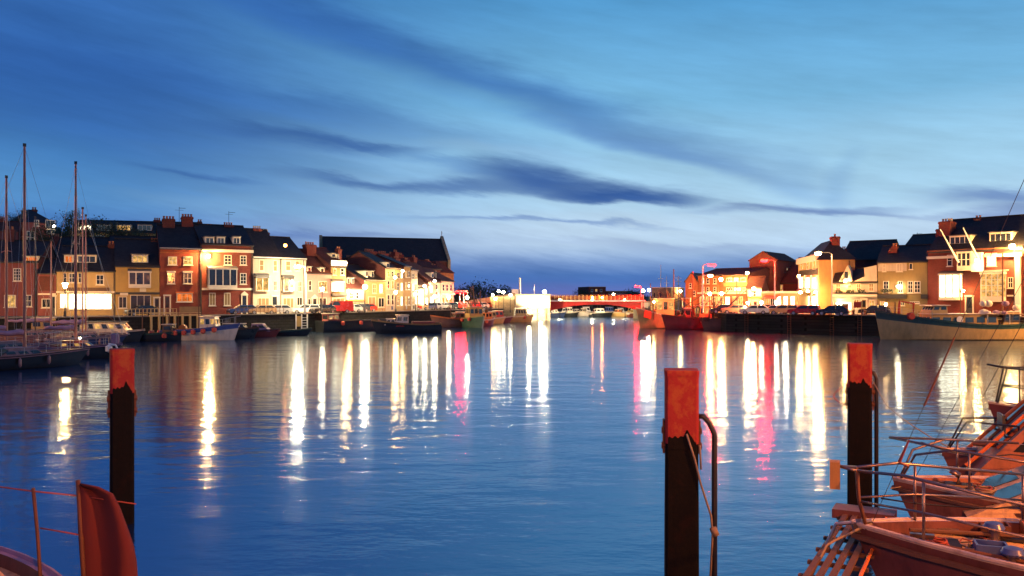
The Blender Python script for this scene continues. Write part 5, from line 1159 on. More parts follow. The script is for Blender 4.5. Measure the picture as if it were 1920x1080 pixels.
for i, (px, Y, rz, L, hm, cm, l) in enumerate(((822, 166, .9, 6, 'hull_red', 'maroon', 'small dark red boat wedged behind the brown one'), (868, 170, .5, 6, 'hull_white', 'yellow', 'white and yellow boat behind the grey green trawler'), (912, 163, .9, 5, 'hull_red', 'orange', 'small boat with bright red canopy right of the trawler'),
    (925, 172, .6, 6, 'hull_cream', 'cream', 'cream cabin boat before the approach wall'), (938, 178, .3, 5.5, 'hull_red', 'redblind', 'low dark red dinghy left of the cream cruiser'), (900, 178, .6, 6.5, 'hull_white', 'yellow', 'yellow cabined boat nearest the approach wall'), (850, 176, .7, 6.5, 'hull_navy', 'ochre', 'navy boat under the three red lamps'))):
    motor(l, px, Y, rz, L, 2.3, 1.4, 1.1, 1.1, (hm, 'antifoul', 'trim', 'wood'), [CB(1.4, 3.4, 1.7, .9, 1.6, mm=cm, nside=2, nfront=2)], 'fishing_boat', group=GM, mst=((2.4, 3.2+i % 3, .06, 0),), fend=1)
# marina boats seen under the bridge
GMb = 'boats moored beyond the bridge'
for i, (px, hm, cm, L, l, nm) in enumerate(((1043, 'hull_navy', 'trimw', 5.5, 'navy blue boat leftmost beneath the bridge', 'm'), (1057, 'hull_blue', 'trimw', 6, 'pale blue and white cruiser beneath the left bridge leaf', 'm'), (1070, 'hull_black', 'gelcoat', 5, 'black boat right of the pale blue cruiser', 'm'), (1081, 'hull_white', 'gelcoat', 5.5, 'white boat with round brown awning beneath the bridge', 'm'),
    (1091, 'hull_white', 'white', 4.5, 'short white cruiser left of the bridge centre', 'm'), (1103, 'hull_white', 'trimw', 6, 'white cruiser directly left of the dark sloop', 'm'), (1117, 'hull_brown', 'hull_red', 9, 'long brown sloop under the centre of the bridge', 'm'), (1128, 'hull_black', 'trimw', 7, 'black boat with white wheelhouse under the bridge centre', 'm'),
    (1144, 'hull_blue', 'hull_blue', 6, 'violet covered boat right of the bridge centre', 'm'), (1156, 'hull_cream', 'orange', 6, 'orange cabined boat beneath the right bridge leaf', 'm'), (1167, 'hull_cream', 'trimw', 5, 'small cream boat second from the right beneath the bridge', 'm'), (1180, 'hull_white', 'yellow', 6, 'yellow cabined boat rightmost beneath the bridge', 'm'), (1193, 'hull_red', 'yellow', 5, 'small red boat against the right abutment pier', 'm'))):
    motor(l, px, 232+(i*7) % 12, (.1, 3.0, .3, -1.2, 2.8)[i % 5], L, 2.2, 1.4, 1.1, 1.0, (hm, 'antifoul', 'trim', 'wood'), [CB(L*.25, L*.62, 1.6, .9, 1.0+.3*(i % 3), mm=cm, rf=.6, nside=2, nfront=2)], 'cabin_cruiser', group=GMb, mst=((L*.45, 2.5+1.6*(i % 2), .05, 0),))
o = lamp('small lamp on a post beyond the bridge', 1150, 552, 250, 'globe', 'w', 200, .3, base=2)
# right side trawlers
GT = 'trawlers along the right quay'
t, H = motor('cream bowed trawler with red anchor patch beneath the bridge house', 1240, 149, math.pi+.25, 9.5, 4.0, 3.6, 2.0, 2.0, ('hull_cream', 'antifoul', 'trim', 'wood'), [CB(3.0, 6.4, 3.0, 1.5, 3.6, mm='cream', rf=.3, nside=3, nfront=4, lit='glass_w')], 'trawler', group=GT, mst=((2.4, 8.5, .14, 0), (6.8, 6, .1, 0)), fend=0)
MB().prism([(7.4, 1.6), (8.7, 2.0), (8.4, 3.2), (7.3, 2.9)], 'y', 1.2, 1.45).build('bow_emblem', M['redblind'], t)
for dy in (-1.6, 1.6): MB().tube([(2.4, 0, 4.5), (4.5, dy, 6.6)], .07, 5).build('derrick', M['rust'], t)
MB().tube([(-.0, -1.6, 1.4), (0, -1.6, 5.2), (0, 1.6, 5.2), (0, 1.6, 1.4)], .12, 6).build('stern_gantry', M['trim'], t)
t, H = motor('dark red trawler with yellow glass wheelhouse in the middle of the three', 1300, 143, math.pi+.12, 11, 4.2, 2.5, 1.9, 1.9, ('hull_red', 'antifoul', 'rust', 'wood'), [CB(1.8, 5.0, 3, 1.5, 2.4, mm='yellow', rf=.25, nside=4, nfront=4, lit='glass_w'), CB(6.2, 7.6, 2, 1.5, 2.0, mm='maroon', nside=1, nfront=1)], 'trawler', group=GT, mst=((5.6, 8.2, .13, 0), (1.2, 6.4, .1, 0)), fend=3)
for sd in (-1, 1): MB().tube([(5.6, 0, 3.4), (8.6, sd*1.5, 6.4)], .08, 5).build('derrick', M['rust'], t)
m = MB(); m.box(3.2, 2.12, 1.2, 5.0, 2.15, 1.42); m.build('name_board', M['ochre'], t)
t, H = motor('brown trawler nearest the open quay wall with cluttered deck', 1362, 137.5, math.pi-.05, 8.5, 3.6, 2.1, 1.9, 1.9, ('hull_brown', 'antifoul', 'rust', 'wood'), [CB(3.0, 5.0, 2.4, 1.6, 1.7, mm='maroon', rf=.3, nside=2, nfront=3)], 'trawler', group=GT, mst=((2.6, 6.4, .1, 0),), fend=2)
MB().lathe((1.6, 0, 2.4), [(.5, -.7), (.6, 0), (.5, .7)], 12, 0, 'y').build('net_drum', M['rust'], t)
for o in [o for o in C.objects if o.name.startswith('trawler')]:
    q = random.Random(len(o.label if hasattr(o, 'label') else o['label'])+int(o.location.x)); s_ = 0
    for k in range(5): x = q.uniform(.6, 8.5); MB().tube([(x, q.uniform(-1.2, 1.2), 1.6), (x+q.uniform(-.3, .3), q.uniform(-1.2, 1.2), q.uniform(4.0, 7.4))], .11, 5).build('deck_post', M['rust'], o)
    for k in range(4): a = q.uniform(.5, 4); MB().tube([(a, q.uniform(-1, 1), q.uniform(4, 7)), (a+q.uniform(2, 4.5), q.uniform(-1, 1), q.uniform(2.4, 4))], .06, 4).build('rigging_wire', M['blacksteel'], o)
    for k in range(5): MB().ball((q.uniform(.6, 8), q.uniform(-1.2, 1.2), q.uniform(2.3, 3.4)), q.uniform(.25, .5), 7).build('net_float', M[q.choice(('redfender', 'ochre', 'rust', 'trim'))], o, smooth=True)
    for k in range(3): x = q.uniform(.6, 7.5); y = q.uniform(-1.3, .6); MB().box(x, y, 1.55, x+.8, y+.6, 2.2).build('fish_box', M[q.choice(('orange', 'ochre', 'rust'))], o)
for (px, py, Y, l) in ((1320, 577, 144, 'deck lamp on the dark red trawler wheelhouse'), (1226, 566, 147, 'deck lamp on the cream bowed trawler'), (1356, 583, 138, 'deck lamp on the brown trawler')):
    x, z = PX(px, Y), PZ(py, Y); t = thing('deck_lamp', l, 'lamp', (x, Y, 1.4)); MB().tube([(0, 0, 0), (0, 0, z-1.4)], .06, 5).build('post', M['rust'], t)
    MB().ball((0, 0, z-1.4), .16, 8).build('lamp_glass', lampm('y', 500), t, smooth=True)
# white motor vessel
t, H = motor('large cream hulled motor vessel with dark green sheer stripe at the right', 1776, 110.5, math.pi+.0, 19.6, 5.0, 3.7, 1.9, 2.1, ('hull_cream', 'antifoul', 'hull_green', 'wood', 'hull_green'), [CB(4.6, 13.6, 3.4, 1.35, 1.9, mm='ochre', rf=.5, rb=.2, nside=6, nfront=3, wz=(.45, .8)), CB(11.0, 13.2, 3.0, 3.33, 1.0, mm='cream', rf=.6, nside=2, nfront=4, over=.3), CB(1.6, 3.8, 2.2, 1.6, 1.9, mm='cream', nside=2, nfront=1)], 'motor_vessel', group=None, stripe=1, mst=((3.2, 9.4, .12, 0), (8.6, 4.6, .09, 0)), fend=0)
t.location.y = 109.5
mast(t, 17.0, 3.2, 1.6, .1, 'rust', 0, 0, 0, False, name='bow_post')
rails(t, H, .02, .25, 4, .9); rails(t, H, .72, .93, 4, .8)
MB().tube([(3.2, 0, 8.6), (2.4, 0, 8.9), (5.8, 0, 8.7)], .06, 5).build('yard', M['trim'], t)
for k in range(9):
    MB().ball((rnd.uniform(.6, 6.4), rnd.uniform(-.6, 1.8), rnd.uniform(3.4, 4.9) if k % 2 else 3.4), rnd.uniform(.35, .7), 7, 0, .8).build('deck_bundle', M['tarp' if k % 3 == 0 else 'trim'], t, smooth=True)
MB().box(.6, -2, 3.2, 6.4, 2, 3.3).build('boat_deck', M['wood'], t)
for xx in (.8, 3.4, 6.2):
    for yy in (-1.9, 1.9): MB().tube([(xx, yy, 1.5), (xx, yy, 3.2)], .06, 5).build('deck_pillar', M['trim'], t)
MB().lathe((15.6, 1.2, 3.0), [(.4, -.5), (.5, 0), (.4, .5)], 10, 0, 'y').build('anchor_winch', M['redblind'], t)
MB().tube([(14.8, 0, 2.0), (14.6, 0, 4.6), (16.4, 0, 4.9), (16.6, 0, 2.4)], .16, 6).build('bow_gantry', M['redblind'], t)
MB().lathe((9.6, 1.72, 2.6), [(.42, 0), (.42, .06)], 12, 0, 'y').build('life_ring', M['trimw'], t)
# ------------------------------------------------------------------ mooring piles
def pilemat(name, c, c2, seed):
    m = bpy.data.materials.new(name); m.use_nodes = True; t = m.node_tree; b = t.nodes['Principled BSDF']
    tcn = t.nodes.new('ShaderNodeTexCoord')
    def nz_(s_, d, sx=(1, 1, 1)):
        mp = t.nodes.new('ShaderNodeMapping'); mp.inputs['Scale'].default_value = sx; mp.inputs['Location'].default_value = (seed, seed*2, 0)
        t.links.new(tcn.outputs['Object'], mp.inputs[0]); n = t.nodes.new('ShaderNodeTexNoise'); n.inputs['Scale'].default_value = s_
        n.inputs['Detail'].default_value = d; n.inputs['Roughness'].default_value = .68; t.links.new(mp.outputs[0], n.inputs[0]); return n.outputs[0]
    g = t.nodes.new('ShaderNodeMapRange'); g.inputs[1].default_value = .52; g.inputs[2].default_value = .62; t.links.new(nz_(2.6, 8, (1, 1, .8)), g.inputs[0])
    col_ = nmix(t, nmath(t, 'MULTIPLY', g.outputs[0], .6), tuple(c)+(1,), tuple(c2)+(1,))
    g2 = t.nodes.new('ShaderNodeMapRange'); g2.inputs[1].default_value = .5; g2.inputs[2].default_value = .7; t.links.new(nz_(1.6, 6, (3, 3, .35)), g2.inputs[0])
    col_ = nmix(t, nmath(t, 'MULTIPLY', g2.outputs[0], .55), col_, tuple(x*.4 for x in c)+(1,))
    t.links.new(col_, b.inputs['Base Color']); b.inputs['Roughness'].default_value = .75; b.inputs['Specular IOR Level'].default_value = .15
    bp = t.nodes.new('ShaderNodeBump'); bp.inputs['Strength'].default_value = .5; bp.inputs['Distance'].default_value = .03
    t.links.new(nz_(9, 6), bp.inputs['Height']); t.links.new(bp.outputs[0], b.inputs['Normal']); return m
PM1 = pilemat('pile_red_paint', (.30, .035, .035), (.38, .12, .04), 1)  # red and orange of the sodium light put into the paint colour
PM2 = pilemat('pile_wet_weed', (.004, .004, .0038), (.012, .005, .004), 4)
def pile(label, px0, px1, ytop, ytrans, ywater, rz=0, pipe=None, tiltx=0):
    Y = 5.5*F/(ywater-YH); th = math.atan(((px0+px1)/2-960)/F); w_ = (px1-px0)/F*Y*math.cos(th)*.97; x = PX((px0+px1)/2, Y+w_/2); h = PZ(ytop, Y); zt = PZ(ytrans, Y)
    t = thing('mooring_pile', label, 'mooring pile', (x, Y+w_/2, 0), rz-math.atan2(x, Y), 'mooring piles in the harbour')
    b = .05; hw = w_/2
    def sec(z, s_=1.0): return [(-hw*s_+b, -hw*s_, z), (hw*s_-b, -hw*s_, z), (hw*s_, -hw*s_+b, z), (hw*s_, hw*s_-b, z), (hw*s_-b, hw*s_, z), (-hw*s_+b, hw*s_, z), (-hw*s_, hw*s_-b, z), (-hw*s_, -hw*s_+b, z)]
    def col_(name, zs, m, jag=0):
        mb = MB(); q = random.Random(px0)
        for z, s_ in zs: mb.v += [(p[0]+q.uniform(-.004, .004), p[1]+q.uniform(-.004, .004), p[2]) for p in sec(z, s_)]
        for k in range(len(zs)-1):
            for j in range(8): mb.f.append((k*8+j, k*8+(j+1) % 8, (k+1)*8+(j+1) % 8, (k+1)*8+j)); mb.m.append(0)
        mb.f.append(tuple(range(7, -1, -1))); mb.m.append(0); mb.f.append(tuple((len(zs)-1)*8+j for j in range(8))); mb.m.append(0)
        return mb.build(name, m, t)
    col_('painted_shaft', [(zt+.003, 1), (zt+(h-zt)*.5, 1), (h-.12, 1)], PM1)
    col_('weedy_shaft', [(-5, 1.0), (0, 1.01), (zt*.5, 1.0), (zt*.8, .99), (zt, .985)], PM2)
    col_('cap', [(h-.117, 1.03), (h-.02, 1.03), (h, 1.0)], PM1)
    # ragged weed fringe over the paint
    mb = MB(); n = 30; hh = lambda a: .04+.10*abs(math.sin(a*2.1+px0))+.16*math.exp(-((a-.7)/.13)**2)+.02*math.sin(a*31)
    for k in range(n):
        a0, a1 = k/n, (k+1)/n; x0, x1 = -hw+b+2*(hw-b)*a0, -hw+b+2*(hw-b)*a1
        mb.add([(x0, -hw-.012, zt-.1), (x1, -hw-.012, zt-.1), (x1, -hw-.006, zt+hh(a1)), (x0, -hw-.006, zt+hh(a0)), (x0, -hw-.001, zt-.1), (x1, -hw-.001, zt-.1), (x1, -hw-.001, zt+hh(a1)), (x0, -hw-.001, zt+hh(a0))], [(0, 1, 2, 3), (3, 2, 6, 7)])
    o = mb.build('weed_fringe', PM2, t); o['kind'] = 'stuff'
    for sx in (-1, 1):
        for z in (h-1.2, h-1.5):
            MB().lathe((sx*(hw+.0), -.1, z), [(.07, -.07), (.07, .07)], 8, 0, 'x').build('bolt', M['rust'], t)
        MB().box(sx*(hw+.005) if sx > 0 else -hw-.045, -hw*.5, h-1.65, sx*(hw+.045) if sx > 0 else -hw-.005, hw*.3, h-1.0).build('side_plate', M['rust'], t)
    if pipe:
        for (pts, r, nm, mm) in pipe(hw, h, Y): MB().tube(pts, r, 8 if r > .03 else 5).build(nm, M[mm], t, smooth=True)
    return t
def pipeC(hw, h, Y):
    s = Y/F; out = []
    x1 = (1338-1277)*s; zt_ = PZ(783, Y)
    out.append(([(hw, -.1, zt_), (hw+.1, -.1, zt_), (x1-.1, -.1, zt_-.12), (x1, -.1, zt_-.35), (x1, -.1, zt_-1.2), (x1, -.1, -1.5)], .055, 'guide_pipe', 'blacksteel'))
    a = ((1285-1277)*s, -hw-.04, PZ(813, Y)); 
    out.append(([a, ((1300-1277)*s, -hw-.06, PZ(860, Y)), (hw+.03, -hw-.04, PZ(905, Y)), ((1330-1277)*s, -.3, PZ(965, Y)), ((1334-1277)*s, -.2, PZ(1000, Y)), ((1326-1277)*s, -.3, -.5)], .022, 'mooring_rope', 'rope'))
    out.append(([(hw+.02, -hw*.9, PZ(835, Y)), (hw+.04, -hw*.9, PZ(880, Y))], .02, 'rope_end', 'rope'))
    out.append(([((1334-1277)*s, -.2, PZ(990, Y)), ((1340-1277)*s, -.2, PZ(1005, Y))], .07, 'knot', 'rope'))
    return out
def pipeR(hw, h, Y):
    s = Y/F; x1 = (1641-1612)*s; zt_ = PZ(698, Y); pl = []
    for k in range(9):
        a = k/8; pl.append((-hw-.02-.42*math.sin(a*math.pi)*(.4+.6*a), -.1, PZ(722, Y)-a*.55*1.0))
    ch = []
    for k in range(13):
        a = k/12; ch.append((hw+a*3.9, -hw-.5*a, PZ(712, Y)-2.3*a**.55*1.0-.15*a))
    return [([(hw-.02, -.1, zt_), (hw+.03, -.1, zt_), (x1-.0, -.1, zt_-.15), (x1, -.1, zt_-.5), (x1, -.1, -1)], .05, 'guide_pipe', 'blacksteel'), (pl, .015, 'rope_loop', 'redrope'), (ch, .014, 'mooring_rope', 'rope')]
pile('nearest red topped mooring pile with bent black guide pipe', 1245, 1310, 695, 833, 1085, .05, pipeC)
pile('red topped mooring pile at the right beside the moored boats', 1588, 1636, 645, 727, 972, .0, pipeR)
pile('red topped mooring pile standing alone at the left', 205, 252, 655, 738, 985, .05)

# ------------------------------------------------------------------ rafted boats at the right
BA = math.pi-R(20)     # bow direction: left and slightly away
def wp(px, py, z):     # point on a level plane seen at a pixel
    Y = (CAM_H-z)*F/(py-YH); return Vector((PX(px, Y), Y, z))
def bowat(p, rz, H): d = H.x(1.0); return (p.x-math.cos(rz)*d, p.y-math.sin(rz)*d, 0)
def rail3(root, pts, r=.02, name='rail', mm='chrome'): return MB().tube(pts, r, 7).build(name, M[mm], root, smooth=True)
M['hull_rustred'] = mat('rust_red_hull', (.32, .12, .07), .5, var=.25, scale=1.5, bump=.15, dirt=(.12, .05, .03), dscale=1.3, damt=.8)
# A : nearest, workboat like yacht with a high rounded toe rail
H = Hull(11.5, 4.1, 1.7, 1.4, 1.4, .9, .75, .16, .6, 3.2)
pA = wp(1598, 985, 1.7); perp = Vector((math.sin(R(20)), math.cos(R(20)), 0)); alng = Vector((math.cos(R(20)), -math.sin(R(20)), 0))
t = thing('rafted_boat', 'nearest rafted boat with varnished bulwark and blue topped deck vent', 'boat', bowat(pA, BA, H), BA, 'boats rafted at the lower right')
M['hull_maroon'] = mat('maroon_hull', (.15, .055, .05), .45, var=.25, scale=1.5, bump=.15, dirt=(.06, .025, .02), dscale=1.3, damt=.8)
H.build(t, ('hull_maroon', 'antifoul', 'gelcoat', 'deckpaint'), n=40); H.rubrail(t, 'wood', -.16, .05); H.rubrail(t, 'gelcoat', .06, .035)
L = 11.5; dz = 1.35
cabin(t, 2.5, 9.1, 2.3, 1.22, .5, 'deckpaint', 1.2, .1, 'gelcoat', 4, 2, None, .86, 'coachroof', (.35, .75), .03)
MB().box(6.7, -.4, 1.815, 7.5, .4, 1.87).build('hatch_frame', M['wood'], t); MB().box(6.76, -.34, 1.873, 7.44, .34, 1.89).build('hatch_pane', M['glass'], t)
for (xx, yy) in ((9.3, .75), (9.3, -.75)):
    v = MB().lathe((xx, yy, 1.45), [(.1, 0), (.09, .12), (.08, .2)], 14).build('deck_vent', M['chrome'], t, smooth='auto')
    MB().lathe((xx, yy, 1.65), [(.15, 0), (.17, .03), (.13, .1), (.03, .13)], 14).build('vent_cap', M['hull_blue'], v, smooth='auto')
v = MB().lathe((8.2, 1.35, 1.4), [(.13, 0), (.12, .08), (.08, .1), (.08, .22), (.12, .24), (.1, .28)], 14).build('winch', M['chrome'], t, smooth='auto')
v = MB().lathe((8.9, 1.2, 1.43), [(.14, 0), (.13, .08), (.08, .11), (.08, .25), (.13, .27), (.13, .33), (.04, .36)], 16).build('winch', M['chrome'], t, smooth='auto')
MB().box(8.6, -.95, 1.44, 10.2, -.85, 1.49).build('deck_track', M['blacksteel'], t)
MB().tube([(8.0, -1.1, 1.52), (10.6, -.35, 1.62)], .035, 7).build('boat_hook', M['wood'], t)
MB().tube([(7.6, 1.3, 1.5), (10.4, .45, 1.62)], .045, 7).build('spinnaker_pole', M['rust'], t)
MB().box(9.9, -.25, 1.46, 10.5, .25, 1.56).build('anchor_locker_lid', M['teak'], t)
for xx in (10.45,):
    MB().box(xx-.18, -.05, 1.6, xx+.18, .05, 1.66).build('cleat', M['chrome'], t)
    for sx in (-.08, .08): MB().box(xx+sx-.02, -.03, 1.45, xx+sx+.02, .03, 1.6).build('cleat_foot', M['chrome'], t)
# pulpit with box on the bow
bow = H.pt(1.0, 0)
zt = PZ(866, pA.y+.6)
for (sd) in (1, -1):
    p1, p2, p3 = H.pt(.985, sd, 0, .02), H.pt(.93, sd, 0, .06), H.pt(.80, sd, 0, .08)
    rail3(t, [p1+Vector((0, 0, 0)), p1+Vector((.12, 0, .45)), p1+Vector((.15, 0, .95))], .03, 'pulpit_post', 'rust')
    rail3(t, [p1+Vector((.15, 0, .95)), H.pt(.95, sd, 1.02, .0), p2+Vector((0, 0, 1.0)), p3+Vector((0, 0, .88))], .026, 'pulpit_rail')
    rail3(t, [p1+Vector((.1, 0, .45)), p2+Vector((0, 0, .5)), p3+Vector((0, 0, .44))], .02, 'pulpit_rail')
    rail3(t, [p2, p2+Vector((0, 0, 1.0))], .024, 'stanchion'); rail3(t, [p3, p3+Vector((0, 0, .88))], .024, 'stanchion')
    for q in (.62, .45, .28):
        p = H.pt(q, sd, 0, .08); rail3(t, [p, p+Vector((0, 0, .8))], .018, 'stanchion')
    for z in (.42, .8): MB().tube([H.pt(.80-.7*i/14, sd, z, .08) for i in range(15)], .008, 4).build('lifeline', M['steel'], t)
rail3(t, [H.pt(.985, 1, .95, .02)+Vector((.15, 0, 0)), H.pt(1, 0, .97)+Vector((.22, 0, 0)), H.pt(.985, -1, .95, .02)+Vector((.15, 0, 0))], .026, 'pulpit_rail')
q = H.pt(1, 0, .6)+Vector((.24, 0, 0)); MB().box(q.x-.05, q.y-.11, q.z, q.x+.11, q.y+.11, q.z+.45).build('bow_light_box', M['ochre'], t)
MB().lathe((bow.x-.1, 0, bow.z+.0), [(.09, -.1), (.12, 0), (.09, .1)], 10, 0, 'y').build('bow_roller', M['chrome'], t)
MB().tube([bow+Vector((-.3, 0, .1)), bow+Vector((.25, 0, .0)), bow+Vector((.4, 0, -.35)), bow+Vector((.2, 0, -.7))], .035, 6).build('anchor', M['steel'], t)
# stay with a hanging fitting
fs0 = H.pt(.98, 0, .05); fs1 = Vector((6.3, 0, 14.2)); MB().tube([fs0, fs1], .005, 4).build('forestay', M['blacksteel'], t)
fsp = lambda k: fs0.lerp(fs1, k)
MB().tube([fsp(.16), fsp(.25)], .018, 5, 0, .012).build('stay_sleeve', M['rust'], t)
MB().tube([fsp(.085), fsp(.115)], .03, 6, 0, .015).build('furling_drum', M['hull_red'], t)
MB().tube([fsp(.085), fsp(.085)+Vector((-.14, -.02, -.06))], .022, 6).build('furling_hook', M['hull_red'], t)
mast(t, 6.3, 1.9, 12.4, .1, 'rust', 0, 3.4, 1.1, True, 'hull_maroon')
def coil(root, x, y, z, r=.2, mm='rope', n=50):
    MB().tube([(x+r*math.cos(k*.5)*(1-.006*k), y+r*math.sin(k*.5)*(1-.006*k), z+.002*k+.012*math.sin(k*1.3)) for k in range(n)], .018, 5).build('rope_coil', M[mm], root, smooth=True)
def line(root, pts, r=.012, mm='rope', nm='loose_line'):
    q = random.Random(int(pts[0][0]*100)); out = []
    for a, b in zip(pts[:-1], pts[1:]):
        a, b = Vector(a), Vector(b)
        for k in range(6): out.append(a.lerp(b, k/6)+Vector((0, q.uniform(-.04, .04), q.uniform(0, .02)-.12*math.sin(k/6*math.pi)*(1 if abs(a.z-b.z) > .3 or a.z > 1.8 else 0))))
    out.append(Vector(pts[-1])); MB().tube(out, r, 5).build(nm, M[mm], root, smooth=True)
def crate(root, x, y, z, w, d, h, mm):
    m = MB(); m.box(x, y, z, x+w, y+.03, z+h); m.box(x, y+d-.03, z, x+w, y+d, z+h); m.box(x, y+.03, z, x+.03, y+d-.03, z+h); m.box(x+w-.03, y+.03, z, x+w, y+d-.03, z+h); m.box(x+.03, y+.03, z, x+w-.03, y+d-.03, z+.03)
    for k in range(4): m.box(x-.008, y-.012, z+h*(.12+.22*k), x+w+.008, y-.001, z+h*(.2+.22*k))
    m.build('deck_crate', M[mm], root)
def gear(root, H, dz, seed, x0=5.5, x1=10.2):
    q = random.Random(seed); dk = lambda x: H.sheer(min(1, x/H.L))-H.bul+.012; dz = dk((x0+x1)/2)+.04
    for k in range(3): coil(root, q.uniform(x0, x1), q.uniform(-.6, .6), dz+.03, q.uniform(.12, .22), ('rope', 'redrope', 'hull_blue')[k])
    for k in range(4):
        x = q.uniform(x0, x1-1); line(root, [(x, q.uniform(-1, 1), dz+.03), (x+q.uniform(.4, 1), q.uniform(-1, 1), dz+.03), (x+q.uniform(1, 2), q.uniform(-.8, .8), dz+.03)], .012, ('rope', 'blacksteel', 'redrope', 'rope')[k])
    for k in range(4):
        t_ = q.uniform(.62, .93); sd = q.choice((-1, 1)); p = H.pt(t_, sd, -H.bul+.01, .2)
        MB().box(p.x-.16, p.y-.05, p.z+.06, p.x+.16, p.y+.05, p.z+.1).build('cleat', M['chrome'], root); MB().box(p.x-.06, p.y-.03, p.z, p.x+.06, p.y+.03, p.z+.058).build('cleat_foot', M['chrome'], root)
    for k in range(3):
        t_ = .58+.12*k; p = H.pt(t_, -1, -.45); fender(root, p+Vector((0, -.14, 0)), .12, ('trimw', 'hull_blue', 'redfender')[k]); line(root, [p+Vector((0, -.14, .3)), H.pt(t_, -1, .1)], .01)
    for k in range(6):
        p = H.pt(.7+.045*k, q.choice((-1, 1)), -H.bul+.01, q.uniform(.1, .25))
        MB().lathe(p, [(.035, 0), (.03, .04), (.05, .05), (.02, .07)], 8).build('deck_fitting', M['chrome'], root)
gear(t, H, 1.3, 3, 9.0, 11.0); gear(t, H, 1.3, 5, 8.2, 10.6); crate(t, 8.2, -1.4, 1.4, .6, .4, .3, 'orange'); crate(t, 9.3, .2, 1.46, .45, .35, .24, 'hull_blue'); crate(t, 9.0, -1.35, 1.43, .45, .35, .22, 'rust')
line(t, [H.pt(.97, 0, .5), (8.6, .2, 2.35), (6.3, 0, 2.6)], .014, 'blacksteel', 'jackline'); line(t, [(10.8, .1, 1.65), (9.6, .6, 1.32), (8.5, 1.2, 1.5)], .02, 'redrope', 'mooring_rope')
line(t, [(11.2, 0, 1.75), (11.9, .6, 1.5), (12.6, 1.8, .6)], .022, 'rope', 'mooring_rope')
# slatted boarding platform under the bow
a = wp(1612, 972, 1.3); b = wp(1530, 1130, 1.2); d = (b-a); Lp = d.length
pl = thing('boarding_plank', 'slatted wooden gangplank leading off below the bow at the bottom', 'gangplank', a, math.atan2(d.y, d.x))
for k in range(4):
    yy = -.3+k*.17; MB().box(0, yy, 0, Lp, yy+.09, .05).build('slat', M['wood'], pl)
for k in range(7): MB().box(k*Lp/6.2, -.4, -.06, k*Lp/6.2+.08, .5, -.003).build('crossbar', M['wood'], pl)
MB().tube([(0, .46, .06), (Lp, .46, .06)], .03, 6).build('side_rail', M['orange'], pl)
MB().box(-.55, -.5, -.05, .0, .6, .12).build('platform', M['hull_maroon'], pl)
# B : second boat
H = Hull(10.5, 3.7, 1.7, 1.42, 1.42, .9, .75, .1, .6, 3.0)
pB = pA+perp*4.05+alng*.9; BB = BA-R(0)
t = thing('rafted_boat', 'second rafted boat with orange deck and pulpit in the middle of the raft', 'boat', bowat(pB, BB, H), BB, 'boats rafted at the lower right')
H.build(t, ('hull_rustred', 'antifoul', 'gelcoat', 'deckpaint'), n=36); H.rubrail(t, 'wood', -.16, .05); H.rubrail(t, 'gelcoat', .06, .03)
cabin(t, 2.4, 9.3, 2.5, 1.34, .7, 'deckpaint', 1.5, .1, 'gelcoat', 4, 2, None, .84, 'coachroof', (.3, .75), .03)
MB().box(6.7, -.36, 2.135, 7.5, .36, 2.18).build('hatch_frame', M['wood'], t); MB().box(6.76, -.3, 2.183, 7.44, .3, 2.2).build('hatch_pane', M['glass'], t)
for (xx, yy) in ((7.2, 1.15), (6.6, 1.2), (7.2, -1.15)):
    MB().lathe((xx, yy, 1.36), [(.13, 0), (.12, .08), (.07, .1), (.07, .22), (.12, .24), (.04, .3)], 14).build('winch', M['chrome'], t, smooth='auto')
pts = lambda sd: [H.pt(.99, sd, 0.03, .0), H.pt(.97, sd, .62, .0), H.pt(.92, sd, .85, .03), H.pt(.80, sd, .82, .06)]
for sd in (1, -1):
    rail3(t, pts(sd), .026, 'pulpit_rail'); p = H.pt(.9, sd, 0, .05); rail3(t, [p, p+Vector((0, 0, .84))], .022, 'stanchion')
    for q in (.78, .6, .42, .25): p = H.pt(q, sd, 0, .08); rail3(t, [p, p+Vector((0, 0, .8))], .018, 'stanchion')
    for z in (.42, .8): MB().tube([H.pt(.80-.7*i/14, sd, z, .08) for i in range(15)], .008, 4).build('lifeline', M['steel'], t)
rail3(t, [H.pt(.92, 1, .85, .03), H.pt(1, 0, .88)+Vector((.05, 0, 0)), H.pt(.92, -1, .85, .03)], .026, 'pulpit_rail')
MB().tube([(4.8, -.9, 1.55), (9.2, -.2, 1.62)], .04, 7).build('spinnaker_pole', M['blacksteel'], t)
mast(t, H.x(.5), 1.9, 12, .09, 'rust', 0, 3.2, 1.1, True, 'hull_maroon')
MB().tube([H.pt(.97, 0, .05), (H.x(.5), 0, 13)], .006, 4).build('forestay', M['blacksteel'], t)
coil(t, 9.2, .1, 1.56, .24); coil(t, 8.4, -1.2, 1.5, .2, 'redrope'); gear(t, H, 1.34, 11, 7.8, 10.0); gear(t, H, 1.34, 12, 7.4, 9.6)
MB().box(9.0, -.35, 1.4, 9.5, -.05, 1.68).build('dorade_box', M['teak'], t)
for yy in (-.2,): MB().tube([(9.25, yy, 1.68), (9.25, yy, 1.86), (9.4, yy, 1.94)], .06, 8).build('deck_vent', M['chrome'], t, smooth=True)
line(t, [H.pt(.96, 0, .84), (8.3, -.3, 2.3), (5.3, 0, 2.5)], .014, 'blacksteel', 'jackline')
MB().tube([(8.0, 1.2, 1.45), (4.5, 1.35, 1.5)], .035, 6).build('boat_hook', M['wood'], t)
m = MB(); m.tube([(5.0, .3, 2.2), (6.0, .35, 2.25), (6.9, .2, 2.1)], .17, 8, 0, .1); m.build('sail_bag', M['dimcoat'], t, smooth=True)
